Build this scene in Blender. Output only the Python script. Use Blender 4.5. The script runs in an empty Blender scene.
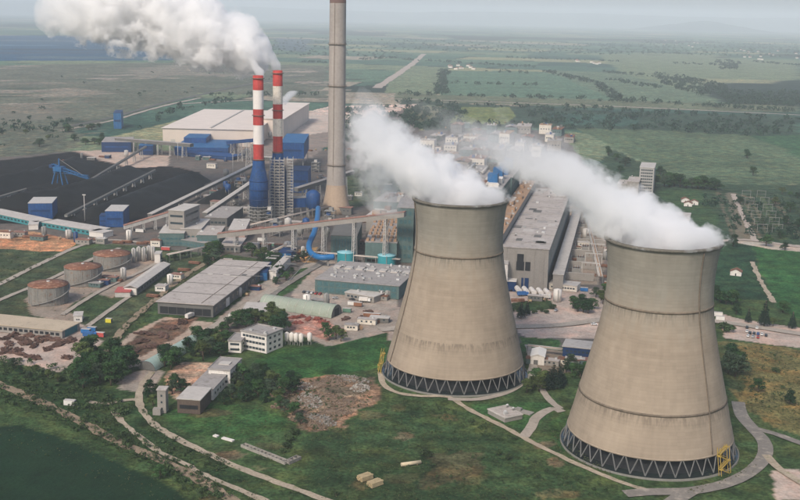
import bpy, bmesh, math, random
import numpy as np
from mathutils import Vector, Matrix
PI = math.pi
scene = bpy.context.scene
COL = scene.collection
# ------------------------------------------------------------------ camera
F, PITCH, ROLL, CAMH = 1086.34, .2124, .022, 207.756      # focal length for an 800 px wide picture, tilt, roll, height
cp, sp, cr, sr = math.cos(PITCH), math.sin(PITCH), math.cos(ROLL), math.sin(ROLL)
FWD = Vector((0, cp, -sp)); _r = Vector((1, 0, 0)); _d = Vector((0, -sp, -cp))
RGT = cr * _r - sr * _d; DWN = sr * _r + cr * _d
cam_data = bpy.data.cameras.new('camera'); cam = bpy.data.objects.new('camera', cam_data); COL.objects.link(cam)
cam_data.sensor_width = 36; cam_data.lens = F / 800 * 36; cam_data.clip_start = 1; cam_data.clip_end = 120000
m = Matrix.Identity(4)
for i in range(3):
    m[i][0], m[i][1], m[i][2] = RGT[i], -DWN[i], -FWD[i]
m[2][3] = CAMH
cam.matrix_world = m
scene.camera = cam
# ------------------------------------------------------------------ sky, sun, exposure
SUN_EL, SUN_AZ = math.radians(43), math.radians(206)       # azimuth clockwise from +Y: behind and left of the camera
w = bpy.data.worlds.new('World'); scene.world = w; w.use_nodes = True
nt = w.node_tree; nt.nodes.clear()
sky = nt.nodes.new('ShaderNodeTexSky'); sky.sky_type = 'NISHITA'; sky.sun_disc = False
sky.sun_elevation = SUN_EL; sky.sun_rotation = SUN_AZ; sky.air_density = 1.0; sky.dust_density = 5.0; sky.ozone_density = 1.0; sky.altitude = 600
bg = nt.nodes.new('ShaderNodeBackground'); bg.inputs[1].default_value = 0.09
out = nt.nodes.new('ShaderNodeOutputWorld')
nt.links.new(sky.outputs[0], bg.inputs[0]); nt.links.new(bg.outputs[0], out.inputs[0])
sl = bpy.data.lights.new('sun', 'SUN'); sl.energy = 1.5; sl.angle = math.radians(10); sl.color = (1, .90, .78)
sun = bpy.data.objects.new('sun', sl); COL.objects.link(sun)
sdir = Vector((math.sin(SUN_AZ) * math.cos(SUN_EL), math.cos(SUN_AZ) * math.cos(SUN_EL), math.sin(SUN_EL)))
sun.rotation_euler = sdir.to_track_quat('Z', 'Y').to_euler(); sun.location = sdir * 400
vs = scene.view_settings; vs.view_transform = 'Standard'; vs.look = 'None'; vs.exposure = 0.8; vs.gamma = 1.0; vs.use_curve_mapping = False
scene.render.engine = 'CYCLES'
cy = scene.cycles
cy.use_denoising = True; cy.max_bounces = 22; cy.diffuse_bounces = 3; cy.glossy_bounces = 2; cy.transmission_bounces = 2
cy.transparent_max_bounces = 6; cy.volume_bounces = 20; cy.volume_step_rate = 1.0; cy.volume_max_steps = 512
cy.caustics_reflective = False; cy.caustics_refractive = False
cy.use_adaptive_sampling = True; cy.adaptive_threshold = 0.02

# ------------------------------------------------------------------ helpers
def G(x, y, z=0.0):
    """ground (or height z) point that stands at picture position x, y: used once to survey where things stand"""
    d = FWD + RGT * ((x - 400) / F) + DWN * ((y - 250) / F)
    t = (z - CAMH) / d.z
    return Vector((d.x * t, d.y * t, z))

def new_mat(name):
    mt = bpy.data.materials.new(name); mt.use_nodes = True
    n = mt.node_tree; b = n.nodes.get('Principled BSDF')
    return mt, n, b

MATS = {}
def mat(name, col, rough=.8, var=.25, scale=.15, streak=0.0, stain=None, bump=.0, metal=0.0, spec=.3, fine=1.2, obj_var=0.0):
    """procedural paint: two sizes of mottling, vertical run-off streaks, a stain colour with its own shape"""
    if name in MATS: return MATS[name]
    mt, n, b = new_mat(name)
    N, L = n.nodes.new, n.links.new
    geo = N('ShaderNodeNewGeometry')
    n1 = N('ShaderNodeTexNoise'); n1.inputs['Scale'].default_value = scale; n1.inputs['Detail'].default_value = 5
    n2 = N('ShaderNodeTexNoise'); n2.inputs['Scale'].default_value = fine; n2.inputs['Detail'].default_value = 3
    L(geo.outputs['Position'], n1.inputs['Vector']); L(geo.outputs['Position'], n2.inputs['Vector'])
    add = N('ShaderNodeMath'); add.operation = 'ADD'; L(n1.outputs[0], add.inputs[0]); L(n2.outputs[0], add.inputs[1])
    last = add
    if streak:
        mp = N('ShaderNodeMapping'); mp.inputs['Scale'].default_value = (.9, .9, .035); L(geo.outputs['Position'], mp.inputs[0])
        n3 = N('ShaderNodeTexNoise'); n3.inputs['Scale'].default_value = 1.0; n3.inputs['Detail'].default_value = 3; L(mp.outputs[0], n3.inputs['Vector'])
        ms = N('ShaderNodeMath'); ms.operation = 'MULTIPLY_ADD'; ms.inputs[1].default_value = streak * 2; L(n3.outputs[0], ms.inputs[0])
        sb = N('ShaderNodeMath'); sb.operation = 'SUBTRACT'; sb.inputs[1].default_value = streak; L(add.outputs[0], sb.inputs[0])
        L(sb.outputs[0], ms.inputs[2]); last = ms
    mr = N('ShaderNodeMapRange'); mr.inputs[1].default_value = .6; mr.inputs[2].default_value = 1.4
    mr.inputs[3].default_value = 1 - var; mr.inputs[4].default_value = 1 + var; L(last.outputs[0], mr.inputs[0])
    fac = mr
    if obj_var:
        oi = N('ShaderNodeObjectInfo'); mo = N('ShaderNodeMapRange'); mo.inputs[3].default_value = 1 - obj_var; mo.inputs[4].default_value = 1 + obj_var
        L(oi.outputs['Random'], mo.inputs[0]); mm = N('ShaderNodeMath'); mm.operation = 'MULTIPLY'; L(mr.outputs[0], mm.inputs[0]); L(mo.outputs[0], mm.inputs[1]); fac = mm
    mul = N('ShaderNodeVectorMath'); mul.operation = 'SCALE'; L(fac.outputs[0], mul.inputs['Scale'])
    if stain:
        scol, amount = stain
        ns = N('ShaderNodeTexNoise'); ns.inputs['Scale'].default_value = scale * 2.7; ns.inputs['Detail'].default_value = 6; ns.inputs['Roughness'].default_value = .65
        off = N('ShaderNodeVectorMath'); off.operation = 'ADD'; off.inputs[1].default_value = (37, 11, 5); L(geo.outputs['Position'], off.inputs[0]); L(off.outputs[0], ns.inputs['Vector'])
        rm = N('ShaderNodeMapRange'); rm.inputs[1].default_value = .62 - amount * .25; rm.inputs[2].default_value = .75 - amount * .2; L(ns.outputs[0], rm.inputs[0])
        mx = N('ShaderNodeMix'); mx.data_type = 'RGBA'; mx.inputs['A'].default_value = (*col, 1); mx.inputs['B'].default_value = (*scol, 1); L(rm.outputs[0], mx.inputs['Factor'])
        L(mx.outputs['Result'], mul.inputs[0])
    else:
        mul.inputs[0].default_value = col
    L(mul.outputs[0], b.inputs['Base Color'])
    b.inputs['Roughness'].default_value = rough; b.inputs['Metallic'].default_value = metal; b.inputs['Specular IOR Level'].default_value = spec
    if bump:
        bp = N('ShaderNodeBump'); bp.inputs['Strength'].default_value = bump; bp.inputs['Distance'].default_value = .3; L(last.outputs[0], bp.inputs['Height']); L(bp.outputs[0], b.inputs['Normal'])
    MATS[name] = mt
    return mt

class MB:
    def __init__(s): s.v = []; s.f = []; s.sm = []
    def face_block(s, vs_, fs_, smooth=False):
        o = len(s.v); s.v += [tuple(q) for q in vs_]; s.f += [tuple(i + o for i in q) for q in fs_]; s.sm += [smooth] * len(fs_); return s
    def box(s, x, y, z, sx, sy, sz, rz=0.0):
        """x, y = centre, z = bottom"""
        c, d = math.cos(rz), math.sin(rz); vs_ = []
        for zz in (z, z + sz):
            for a, b in ((-1, -1), (1, -1), (1, 1), (-1, 1)):
                px, py = a * sx / 2, b * sy / 2; vs_.append((x + px * c - py * d, y + px * d + py * c, zz))
        return s.face_block(vs_, [(3, 2, 1, 0), (4, 5, 6, 7), (0, 1, 5, 4), (1, 2, 6, 5), (2, 3, 7, 6), (3, 0, 4, 7)])
    def bar(s, p, q, w_, h_=None):
        h_ = h_ or w_; p, q = Vector(p), Vector(q); d = (q - p).normalized()
        up = Vector((0, 0, 1)) if abs(d.z) < .95 else Vector((0, 1, 0))
        a = d.cross(up).normalized() * (w_ / 2); b = d.cross(a).normalized() * (h_ / 2)
        vs_ = [e + i * a + j * b for e in (p, q) for i, j in ((-1, -1), (1, -1), (1, 1), (-1, 1))]
        return s.face_block(vs_, [(3, 2, 1, 0), (4, 5, 6, 7), (0, 1, 5, 4), (1, 2, 6, 5), (2, 3, 7, 6), (3, 0, 4, 7)])
    def lathe(s, prof, n=32, cx=0, cy_=0, cap0=True, cap1=True, smooth=True):
        vs_ = [(cx + r * math.cos(2 * PI * k / n), cy_ + r * math.sin(2 * PI * k / n), z) for z, r in prof for k in range(n)]
        fs_ = [(i * n + k, i * n + (k + 1) % n, (i + 1) * n + (k + 1) % n, (i + 1) * n + k) for i in range(len(prof) - 1) for k in range(n)]
        s.face_block(vs_, fs_, smooth)
        o = len(s.v) - len(vs_)
        if cap0: s.f.append(tuple(o + k for k in reversed(range(n)))); s.sm.append(False)
        if cap1: s.f.append(tuple(o + (len(prof) - 1) * n + k for k in range(n))); s.sm.append(False)
        return s
    def tube(s, pts, r, n=12, caps=True):
        pts = [Vector(q) for q in pts]; vs_ = []
        for i, q in enumerate(pts):
            d = (pts[min(i + 1, len(pts) - 1)] - pts[max(i - 1, 0)]).normalized()
            up = Vector((0, 0, 1)) if abs(d.z) < .95 else Vector((0, 1, 0)); a = d.cross(up).normalized(); b = a.cross(d).normalized()
            vs_ += [q + (a * math.cos(2 * PI * k / n) + b * math.sin(2 * PI * k / n)) * r for k in range(n)]
        fs_ = [(i * n + k, i * n + (k + 1) % n, (i + 1) * n + (k + 1) % n, (i + 1) * n + k) for i in range(len(pts) - 1) for k in range(n)]
        s.face_block(vs_, fs_, True); o = len(s.v) - len(vs_)
        if caps:
            s.f.append(tuple(o + k for k in reversed(range(n)))); s.sm.append(False)
            s.f.append(tuple(o + (len(pts) - 1) * n + k for k in range(n))); s.sm.append(False)
        return s
    def prism(s, poly, z0, z1):
        n = len(poly); vs_ = [(*q, z0) for q in poly] + [(*q, z1) for q in poly]
        return s.face_block(vs_, [tuple(reversed(range(n))), tuple(range(n, 2 * n))] + [(k, (k + 1) % n, n + (k + 1) % n, n + k) for k in range(n)])
    def gable(s, sx, sy, z, rise, over=.4, t=.35):
        """pitched roof over a footprint sx by sy with its ridge along y"""
        X, Y = sx / 2 + over, sy / 2 + over
        poly = [(-X, z), (0, z + rise), (X, z), (X, z + t), (0, z + rise + t), (-X, z + t)]; n = 6
        vs_ = [(a, -Y, b) for a, b in poly] + [(a, Y, b) for a, b in poly]
        return s.face_block(vs_, [tuple(range(n)), tuple(reversed(range(n, 2 * n)))] + [((k + 1) % n, k, n + k, n + (k + 1) % n) for k in range(n)])
    def mesh(s, name):
        me = bpy.data.meshes.new(name); me.from_pydata(s.v, [], s.f); me.polygons.foreach_set('use_smooth', s.sm); me.update(); return me
    def build(s, name, mt, parent=None):
        return link(name, s.mesh(name), mt, parent)

def link(name, me, mt, parent=None):
    if mt is not None and len(me.materials) == 0: me.materials.append(mt)
    o = bpy.data.objects.new(name, me); COL.objects.link(o)
    if parent: o.parent = parent
    return o
def tag(o, label=None, cat=None, group=None, kind=None):
    if label: o['label'] = label
    if cat: o['category'] = cat
    if group: o['group'] = group
    if kind: o['kind'] = kind
    return o
def thing(name, label, cat, loc=(0, 0, 0), rz=0.0, group=None):
    o = bpy.data.objects.new(name, None); COL.objects.link(o); o.empty_display_size = 2
    o.location = loc; o.rotation_euler = (0, 0, rz)
    return tag(o, label, cat, group)
def copy_tree(o, parent=None):
    c = o.copy(); COL.objects.link(c)
    if parent: c.parent = parent
    for ch in [q for q in ALLCH.get(o.name, [])]: copy_tree(ch, c)
    return c
ALLCH = {}
def remember(root):
    """note a prototype's children once so that copies do not search the whole file"""
    def go(o):
        ALLCH[o.name] = list(o.children)
        for c in o.children: go(c)
    go(root); return root

def rect(A, B, C, h):
    """surveyed flat roof: three roof corners (front left, front right, back right) -> base centre, angle, width, depth"""
    a, b, c = G(*A, h), G(*B, h), G(*C, h)
    s1, s2 = b - a, c - b
    if s2.length >= s1.length: ang = math.atan2(s2.y, s2.x) - PI / 2
    else: ang = math.atan2(s1.y, s1.x)
    u = Vector((math.cos(ang), math.sin(ang), 0)); v = Vector((-math.sin(ang), math.cos(ang), 0))
    wd, dp = abs(s1.dot(u)), abs(s2.dot(v))
    ctr = b - u * (wd / 2) + v * (dp / 2); ctr.z = 0
    return ctr, ang, wd, dp

# numpy value noise for land cover and mounds
_rng = np.random.RandomState(7)
_NT = _rng.rand(256, 256)
def vnoise(x, y, s):
    x = np.asarray(x) / s; y = np.asarray(y) / s
    xi, yi = np.floor(x).astype(int), np.floor(y).astype(int); fx, fy = x - xi, y - yi
    fx = fx * fx * (3 - 2 * fx); fy = fy * fy * (3 - 2 * fy)
    g = lambda i, j: _NT[i % 256, j % 256]
    return (g(xi, yi) * (1 - fx) + g(xi + 1, yi) * fx) * (1 - fy) + (g(xi, yi + 1) * (1 - fx) + g(xi + 1, yi + 1) * fx) * fy
def fbm(x, y, s, o=3):
    r = 0; a = .5
    for k in range(o): r = r + a * (vnoise(x + 31.7 * k, y - 17.3 * k, s / 2 ** k) - .5) * 2; a *= .55
    return r
def inpoly(px, py, poly):
    ins = np.zeros(px.shape, bool); n = len(poly)
    for i in range(n):
        x0, y0 = poly[i]; x1, y1 = poly[(i + 1) % n]
        if y0 == y1: continue
        c = ((y0 > py) != (y1 > py)) & (px < (x1 - x0) * (py - y0) / (y1 - y0) + x0); ins ^= c
    return ins
# ================================================================== land
GR = (.037, .068, .025); GD = (.025, .050, .021); LAWN = (.032, .082, .026); CROP = (.011, .032, .015)
CON = (.32, .278, .236); PINK = (.40, .33, .28); ASP = (.120, .110, .100); DIRT = (.33, .19, .105); SOIL = (.20, .15, .105); SAND = (.46, .38, .28)
DRY = (.125, .115, .045); ROUGH = (.086, .106, .078); COAL = (.009, .010, .011); BEIGE = (.46, .40, .345)
F1 = (.066, .135, .088); F2 = (.115, .165, .100); F3 = (.044, .105, .074); F4 = (.19, .215, .125); F5 = (.026, .072, .054); F6 = (.22, .215, .165); WOODC = (.016, .036, .026)
xs_in = np.arange(-340, 340.1, 2.0); grow = 2.0 * 1.045 ** np.arange(1, 175); side = np.cumsum(grow)
xs = np.concatenate([-340 - side[::-1], xs_in, 340 + side])
ys = np.concatenate([np.arange(150, 380, 10.), np.arange(380, 1000.1, 2.0), 1000 + np.cumsum(2.0 * 1.0155 ** np.arange(1, 380))])
xs = xs[np.abs(xs) < 46000]; ys = np.concatenate([[-46000, -12000, -3000, -800, -100], ys[ys < 46000], [46000]])
XX, YY = np.meshgrid(xs, ys)
XX = XX.ravel(); YY = YY.ravel(); NV = XX.size
land = np.empty((NV, 3))
dist = np.hypot(XX, YY)
# patchwork of fields: strips of irregular plots, the grid turned with the district
a = math.radians(-12)
pu = XX * math.cos(a) + YY * math.sin(a); pv = -XX * math.sin(a) + YY * math.cos(a)
pu = pu + 120 * fbm(XX, YY, 900, 2); pv = pv + 90 * fbm(XX + 500, YY, 1100, 2)
row = np.floor(pv / 420.); sh = (np.sin(row * 12.9898) * 43758.5453) % 1.0
cu = np.floor(pu / (260 + 700 * sh) + sh * 7)
hsh = (np.sin(cu * 78.233 + row * 37.719) * 43758.5453) % 1.0
PAL = np.array([F1, F2, F3, F1, F4, F5, F3, F6, F2, F5, F1, F3])
land[:] = PAL[(hsh * len(PAL)).astype(int)]
edge = ((pv / 420.) % 1.0 < .035) | ((pu / (260 + 700 * sh) + sh * 7) % 1.0 < .02)
land[edge & (dist > 2500)] = WOODC
# woods and villages in the far plain
wd = fbm(XX, YY * .5, 1500, 3) > .36
land[wd & (dist > 3000)] = WOODC
land[YY < 1250] = GR
# zones: surveyed outline, colour, ragged-edge amplitude in metres, colour spread
ZONES = [
 # --- far, right of the chimney
 ([(-40, 66), (200, 62), (330, 66), (330, 100), (215, 92), (100, 120), (60, 160), (-60, 170)], ROUGH, 60),
 ([(-60, 88), (75, 88), (120, 93), (70, 97), (-60, 95)], (.17, .17, .135), 40),
 ([(120, 68), (205, 66), (200, 74), (140, 78)], (.15, .155, .125), 40),
 ([(-60, 104), (60, 104), (70, 118), (-60, 126)], (.13, .135, .105), 45),
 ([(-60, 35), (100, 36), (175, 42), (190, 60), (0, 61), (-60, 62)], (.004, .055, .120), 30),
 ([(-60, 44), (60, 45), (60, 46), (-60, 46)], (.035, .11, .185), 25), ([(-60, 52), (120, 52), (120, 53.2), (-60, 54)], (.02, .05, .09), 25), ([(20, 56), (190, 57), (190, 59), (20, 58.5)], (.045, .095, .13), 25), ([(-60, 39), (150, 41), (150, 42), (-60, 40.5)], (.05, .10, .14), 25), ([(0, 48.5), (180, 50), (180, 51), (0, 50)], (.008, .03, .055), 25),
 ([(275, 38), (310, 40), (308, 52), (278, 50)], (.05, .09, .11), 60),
 ([(140, 118), (185, 100), (190, 110), (150, 122)], F3, 10),
 ([(396, 70), (445, 70), (440, 94), (384, 93)], F2, 6),
 ([(445, 70), (545, 72), (600, 85), (625, 104), (440, 96)], F1, 6),
 ([(545, 70), (660, 74), (720, 100), (725, 108), (625, 104)], (.085, .138, .088), 6),
 ([(600, 55), (800, 60), (800, 80), (720, 84), (690, 92), (620, 72)], F2, 10),
 ([(690, 78), (778, 80), (775, 84), (700, 82)], F4, 6),
 ([(395, 93), (800, 106), (800, 112), (600, 108), (395, 100)], (.095, .125, .078), 5),
 ([(400, 100), (560, 108), (620, 112), (800, 116), (800, 140), (640, 130), (600, 132), (540, 128), (480, 128), (430, 132), (395, 120)], (.026, .055, .036), 12),
 ([(462, 107), (510, 107), (516, 116), (505, 124), (448, 124)], (.110, .150, .055), 3),
 ([(400, 108), (440, 104), (455, 112), (420, 122)], (.11, .13, .08), 12),
 ([(540, 112), (640, 116), (640, 126), (560, 124)], F5, 8),
 ([(575, 128), (655, 130), (760, 136), (812, 160), (812, 182), (740, 188), (690, 184), (620, 150)], (.068, .112, .064), 7),
 ([(752, 136), (820, 134), (820, 165)], (.030, .085, .040), 4),
 ([(615, 150), (690, 184), (812, 184), (812, 245), (690, 250), (560, 200)], (.030, .060, .034), 10),
 ([(655, 190), (700, 190), (720, 220), (700, 236), (670, 205)], (.032, .070, .030), 5),
 ([(726, 192), (736, 192), (755, 240), (738, 240)], (.15, .14, .10), 3),
 ([(741, 194), (744, 194), (762, 238), (758, 238)], (.10, .10, .07), 1), ([(748, 195), (751, 195), (772, 238), (767, 238)], (.09, .095, .06), 1), ([(758, 196), (764, 196), (788, 240), (780, 240)], (.055, .085, .04), 1), ([(772, 198), (776, 198), (800, 236), (795, 236)], (.11, .105, .075), 1), ([(716, 192), (719, 192), (736, 238), (732, 238)], (.10, .10, .07), 1),
 ([(700, 246), (750, 244), (770, 300), (700, 300)], (.017, .050, .024), 6),
 ([(752, 246), (820, 250), (820, 322), (790, 316), (772, 300)], (.024, .085, .026), 4),
 ([(735, 238), (760, 242), (812, 246), (812, 252), (770, 249), (736, 242)], (.40, .36, .30), 2),
 ([(718, 312), (738, 318), (790, 326), (820, 330), (820, 350), (770, 344), (726, 337)], PINK, 2),
 ([(716, 340), (740, 341), (820, 352), (820, 440), (770, 425), (738, 405), (722, 372)], DRY, 9),
 ([(720, 345), (742, 345), (745, 392), (724, 385)], (.055, .075, .030), 8),
 ([(770, 470), (800, 468), (830, 500), (775, 500)], PINK, 3),
 # --- plant ground
 ([(60, 152), (190, 150), (330, 150), (345, 110), (400, 106), (420, 130), (560, 130), (610, 200), (650, 290), (720, 312), (650, 330), (580, 348), (525, 346), (510, 335), (385, 340), (330, 345), (290, 330), (230, 332), (215, 322), (285, 262), (215, 252), (150, 262), (110, 245), (60, 240), (-20, 232), (-30, 160)], ASP, 7),
 ([(195, 136), (310, 132), (335, 118), (335, 140), (300, 165), (200, 160)], (.22, .19, .165), 8),
 ([(282, 118), (330, 106), (420, 104), (380, 117), (332, 131), (300, 136), (255, 134), (262, 126)], BEIGE, 4),
 ([(-30, 163), (40, 156), (80, 150), (140, 160), (200, 172), (205, 190), (150, 218), (110, 228), (-30, 222)], COAL, 5),
 ([(76, 151), (110, 150), (170, 156), (168, 166), (130, 168), (100, 160)], (.42, .34, .28), 5),
 ([(300, 265), (330, 258), (400, 268), (400, 340), (330, 345), (288, 330), (268, 318), (290, 300)], CON, 4),
 ([(288, 315), (325, 320), (345, 330), (330, 340), (292, 330)], (.33, .20, .16), 3),
 ([(215, 320), (268, 276), (284, 288), (262, 302), (228, 326)], CON, 3),
 ([(286, 282), (300, 268), (316, 266), (296, 288), (272, 302), (270, 296)], (.030, .070, .024), 2),
 ([(560, 205), (612, 210), (604, 262), (600, 284), (556, 284)], (.24, .205, .165), 5),
 ([(330, 175), (400, 165), (405, 200), (352, 208)], (.05, .075, .04), 8),
 ([(298, 250), (318, 247), (318, 262), (300, 262)], (.44, .28, .13), 3),
 ([(505, 284), (650, 292), (650, 322), (610, 338), (525, 338), (508, 322)], PINK, 3),
 ([(510, 303), (548, 298), (556, 308), (515, 312)], GD, 2),
 ([(520, 336), (560, 340), (560, 352), (522, 352)], LAWN, 2),
 # --- left of the plant
 ([(-30, 228), (40, 232), (80, 241), (62, 252), (10, 249), (-30, 246)], DIRT, 3),
 ([(70, 256), (112, 246), (150, 246), (150, 254), (100, 262)], (.42, .30, .22), 3),
 ([(-30, 247), (70, 252), (112, 243), (200, 252), (218, 256), (160, 300), (110, 340), (60, 316), (-30, 318)], (.042, .062, .032), 5),
 ([(25, 300), (70, 268), (150, 255), (165, 266), (110, 300), (75, 322), (30, 316)], (.28, .235, .19), 4),
 ([(65, 310), (92, 292), (122, 300), (92, 320)], (.034, .062, .026), 3),
 ([(-30, 328), (62, 332), (82, 322), (104, 340), (95, 352), (58, 372), (-30, 352)], PINK, 3),
 ([(110, 352), (135, 330), (165, 316), (213, 322), (228, 334), (200, 344), (165, 360), (128, 368)], (.38, .30, .235), 3),
 ([(118, 350), (160, 320), (200, 316), (172, 340), (140, 356)], (.12, .085, .06), 3),
 ([(118, 378), (150, 366), (166, 372), (150, 392), (120, 389)], CON, 1.5),
 ([(165, 375), (182, 362), (215, 362), (200, 385), (178, 400), (168, 392)], (.38, .28, .20), 2),
 ([(-60, 432), (20, 424), (60, 436), (110, 460), (165, 484), (205, 510), (-60, 520)], CROP, 3),
 ([(0, 372), (60, 372), (140, 400), (200, 452), (280, 500), (230, 500), (130, 450), (60, 420), (0, 395)], (.024, .050, .019), 8),
 ([(165, 412), (210, 402), (280, 412), (290, 428), (240, 440), (185, 432)], LAWN, 5),
 ([(262, 348), (330, 345), (388, 332), (384, 366), (300, 382), (250, 372)], (.022, .070, .020), 5),
 ([(300, 440), (400, 400), (520, 450), (640, 500), (330, 512)], (.029, .058, .023), 14),
 ([(265, 390), (300, 380), (375, 374), (378, 396), (345, 424), (318, 430), (276, 408)], (.135, .108, .075), 13),
 ([(345, 395), (372, 396), (358, 416), (336, 414)], (.19, .145, .10), 7),
 ([(425, 455), (475, 452), (480, 482), (430, 490)], (.066, .068, .034), 10),
 ([(530, 348), (580, 352), (580, 372), (535, 374)], (.23, .195, .15), 3),
 ([(470, 404), (560, 402), (552, 414), (520, 430), (480, 412)], LAWN, 3),
 ([(545, 425), (562, 412), (600, 466), (560, 448)], LAWN, 2),
]
_zr = random.Random(41)
for _ in range(80):      # spoil streaks and bare strips across the rough land
    x, y = _zr.uniform(-60, 330), _zr.uniform(64, 128); l_, h_ = _zr.uniform(20, 90), _zr.uniform(.4, 1.3)
    if x + l_ > 110 and y > 92: continue
    cc = _zr.choice(((.17, .17, .14), (.14, .145, .115), (.06, .085, .058), (.045, .07, .048), (.21, .20, .17)))
    ZONES.insert(3, ([(x, y), (x + l_ * .5, y - h_), (x + l_, y - h_ * .5), (x + l_, y + h_ * .4), (x + l_ * .4, y + h_)], cc, 25))
_i0 = next(i for i, z_ in enumerate(ZONES) if z_[0][0] == (425, 455))
for _ in range(34):      # worn and dry patches in the meadow
    x, y = _zr.uniform(170, 620), _zr.uniform(405, 500); a_, b_ = _zr.uniform(6, 26), _zr.uniform(2.5, 7)
    if y < 380 + abs(x - 400) * .12: continue
    ZONES.insert(_i0, ([(x + a_ * math.cos(q * .9), y + b_ * math.sin(q * .9)) for q in range(7)], _zr.choice(((.060, .074, .032), (.075, .080, .038), (.020, .044, .018), (.045, .078, .028), (.095, .085, .050))), 9))
jx = fbm(XX, YY, 22, 3); jy = fbm(XX + 911, YY - 377, 22, 3)
rgh = np.ones(NV)
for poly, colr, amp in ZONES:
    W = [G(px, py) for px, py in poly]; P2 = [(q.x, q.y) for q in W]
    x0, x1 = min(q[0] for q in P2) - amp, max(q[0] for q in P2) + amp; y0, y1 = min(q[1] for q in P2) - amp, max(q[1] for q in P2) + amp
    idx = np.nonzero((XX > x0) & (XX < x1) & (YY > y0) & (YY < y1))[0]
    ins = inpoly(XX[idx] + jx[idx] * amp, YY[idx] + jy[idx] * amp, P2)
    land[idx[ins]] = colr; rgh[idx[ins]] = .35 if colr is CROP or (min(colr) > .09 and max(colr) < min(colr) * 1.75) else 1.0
rgh[dist > 2300] = 1.0
lum = 1 + .16 * fbm(XX, YY, 60, 3) * (dist < 4000)
land *= np.clip(lum, .6, 1.5)[:, None]
ZZ = np.where((YY > 380) & (dist < 1500), .35 * fbm(XX, YY, 35, 3), 0) - .3
ny_, nx_ = len(ys), len(xs)
ii = np.arange(NV).reshape(ny_, nx_)
quads = np.stack([ii[:-1, :-1], ii[:-1, 1:], ii[1:, 1:], ii[1:, :-1]], -1).reshape(-1, 4)
me = bpy.data.meshes.new('ground'); me.vertices.add(NV); me.vertices.foreach_set('co', np.stack([XX, YY, ZZ], 1).astype(np.float32).ravel())
nq = len(quads); me.loops.add(nq * 4); me.loops.foreach_set('vertex_index', quads.astype(np.int32).ravel())
me.polygons.add(nq); me.polygons.foreach_set('loop_start', np.arange(0, nq * 4, 4, dtype=np.int32)); me.polygons.foreach_set('loop_total', np.full(nq, 4, dtype=np.int32))
me.polygons.foreach_set('use_smooth', np.ones(nq, bool)); me.update(calc_edges=True)
at = me.attributes.new('land', 'FLOAT_COLOR', 'POINT'); at.data.foreach_set('color', np.concatenate([land, rgh[:, None]], 1).astype(np.float32).ravel())
gm, n, b = new_mat('land_cover'); N, L = n.nodes.new, n.links.new
an = N('ShaderNodeAttribute'); an.attribute_name = 'land'; geo = N('ShaderNodeNewGeometry')
fs = []
for sc_, dt in ((.012, 4), (.09, 5), (.55, 4)):
    q = N('ShaderNodeTexNoise'); q.inputs['Scale'].default_value = sc_; q.inputs['Detail'].default_value = dt; q.inputs['Roughness'].default_value = .6; L(geo.outputs['Position'], q.inputs['Vector']); fs.append(q)
cur = an.outputs['Color']
for q, lo, hi in ((fs[0], .72, 1.3), (fs[1], .42, 1.6), (fs[2], .45, 1.6)):
    mr = N('ShaderNodeMapRange'); mr.inputs[1].default_value = .3; mr.inputs[2].default_value = .7; mr.inputs[3].default_value = lo; mr.inputs[4].default_value = hi; L(q.outputs[0], mr.inputs[0])
    pw = N('ShaderNodeMath'); pw.operation = 'POWER'; L(mr.outputs[0], pw.inputs[0]); L(an.outputs['Alpha'], pw.inputs[1])      # bare and paved ground is less mottled than grass
    v = N('ShaderNodeVectorMath'); v.operation = 'SCALE'; L(cur, v.inputs[0]); L(pw.outputs[0], v.inputs['Scale']); cur = v.outputs[0]
# a little hue drift: dry straw tone in the grass
q = N('ShaderNodeTexNoise'); q.inputs['Scale'].default_value = .05; q.inputs['Detail'].default_value = 6; q.inputs['Roughness'].default_value = .7; L(geo.outputs['Position'], q.inputs['Vector'])
mr = N('ShaderNodeMapRange'); mr.inputs[1].default_value = .46; mr.inputs[2].default_value = .66; mr.inputs[4].default_value = .9; L(q.outputs[0], mr.inputs[0])
ma = N('ShaderNodeMath'); ma.operation = 'MULTIPLY'; L(mr.outputs[0], ma.inputs[0]); L(an.outputs['Alpha'], ma.inputs[1])
mx = N('ShaderNodeMix'); mx.data_type = 'RGBA'; L(ma.outputs[0], mx.inputs['Factor']); L(cur, mx.inputs['A'])
tint = N('ShaderNodeVectorMath'); tint.operation = 'MULTIPLY'; tint.inputs[1].default_value = (2.0, 1.35, 1.15); L(cur, tint.inputs[0]); L(tint.outputs[0], mx.inputs['B'])
L(mx.outputs['Result'], b.inputs['Base Color']); b.inputs['Roughness'].default_value = .95; b.inputs['Specular IOR Level'].default_value = .1
bp = N('ShaderNodeBump'); bp.inputs['Strength'].default_value = .6; bp.inputs['Distance'].default_value = .8; L(fs[2].outputs[0], bp.inputs['Height']); L(bp.outputs[0], b.inputs['Normal'])
tag(link('ground', me, gm), 'green and brown plain with fields, yards and grass around the plant', 'ground', kind='structure')

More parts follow.
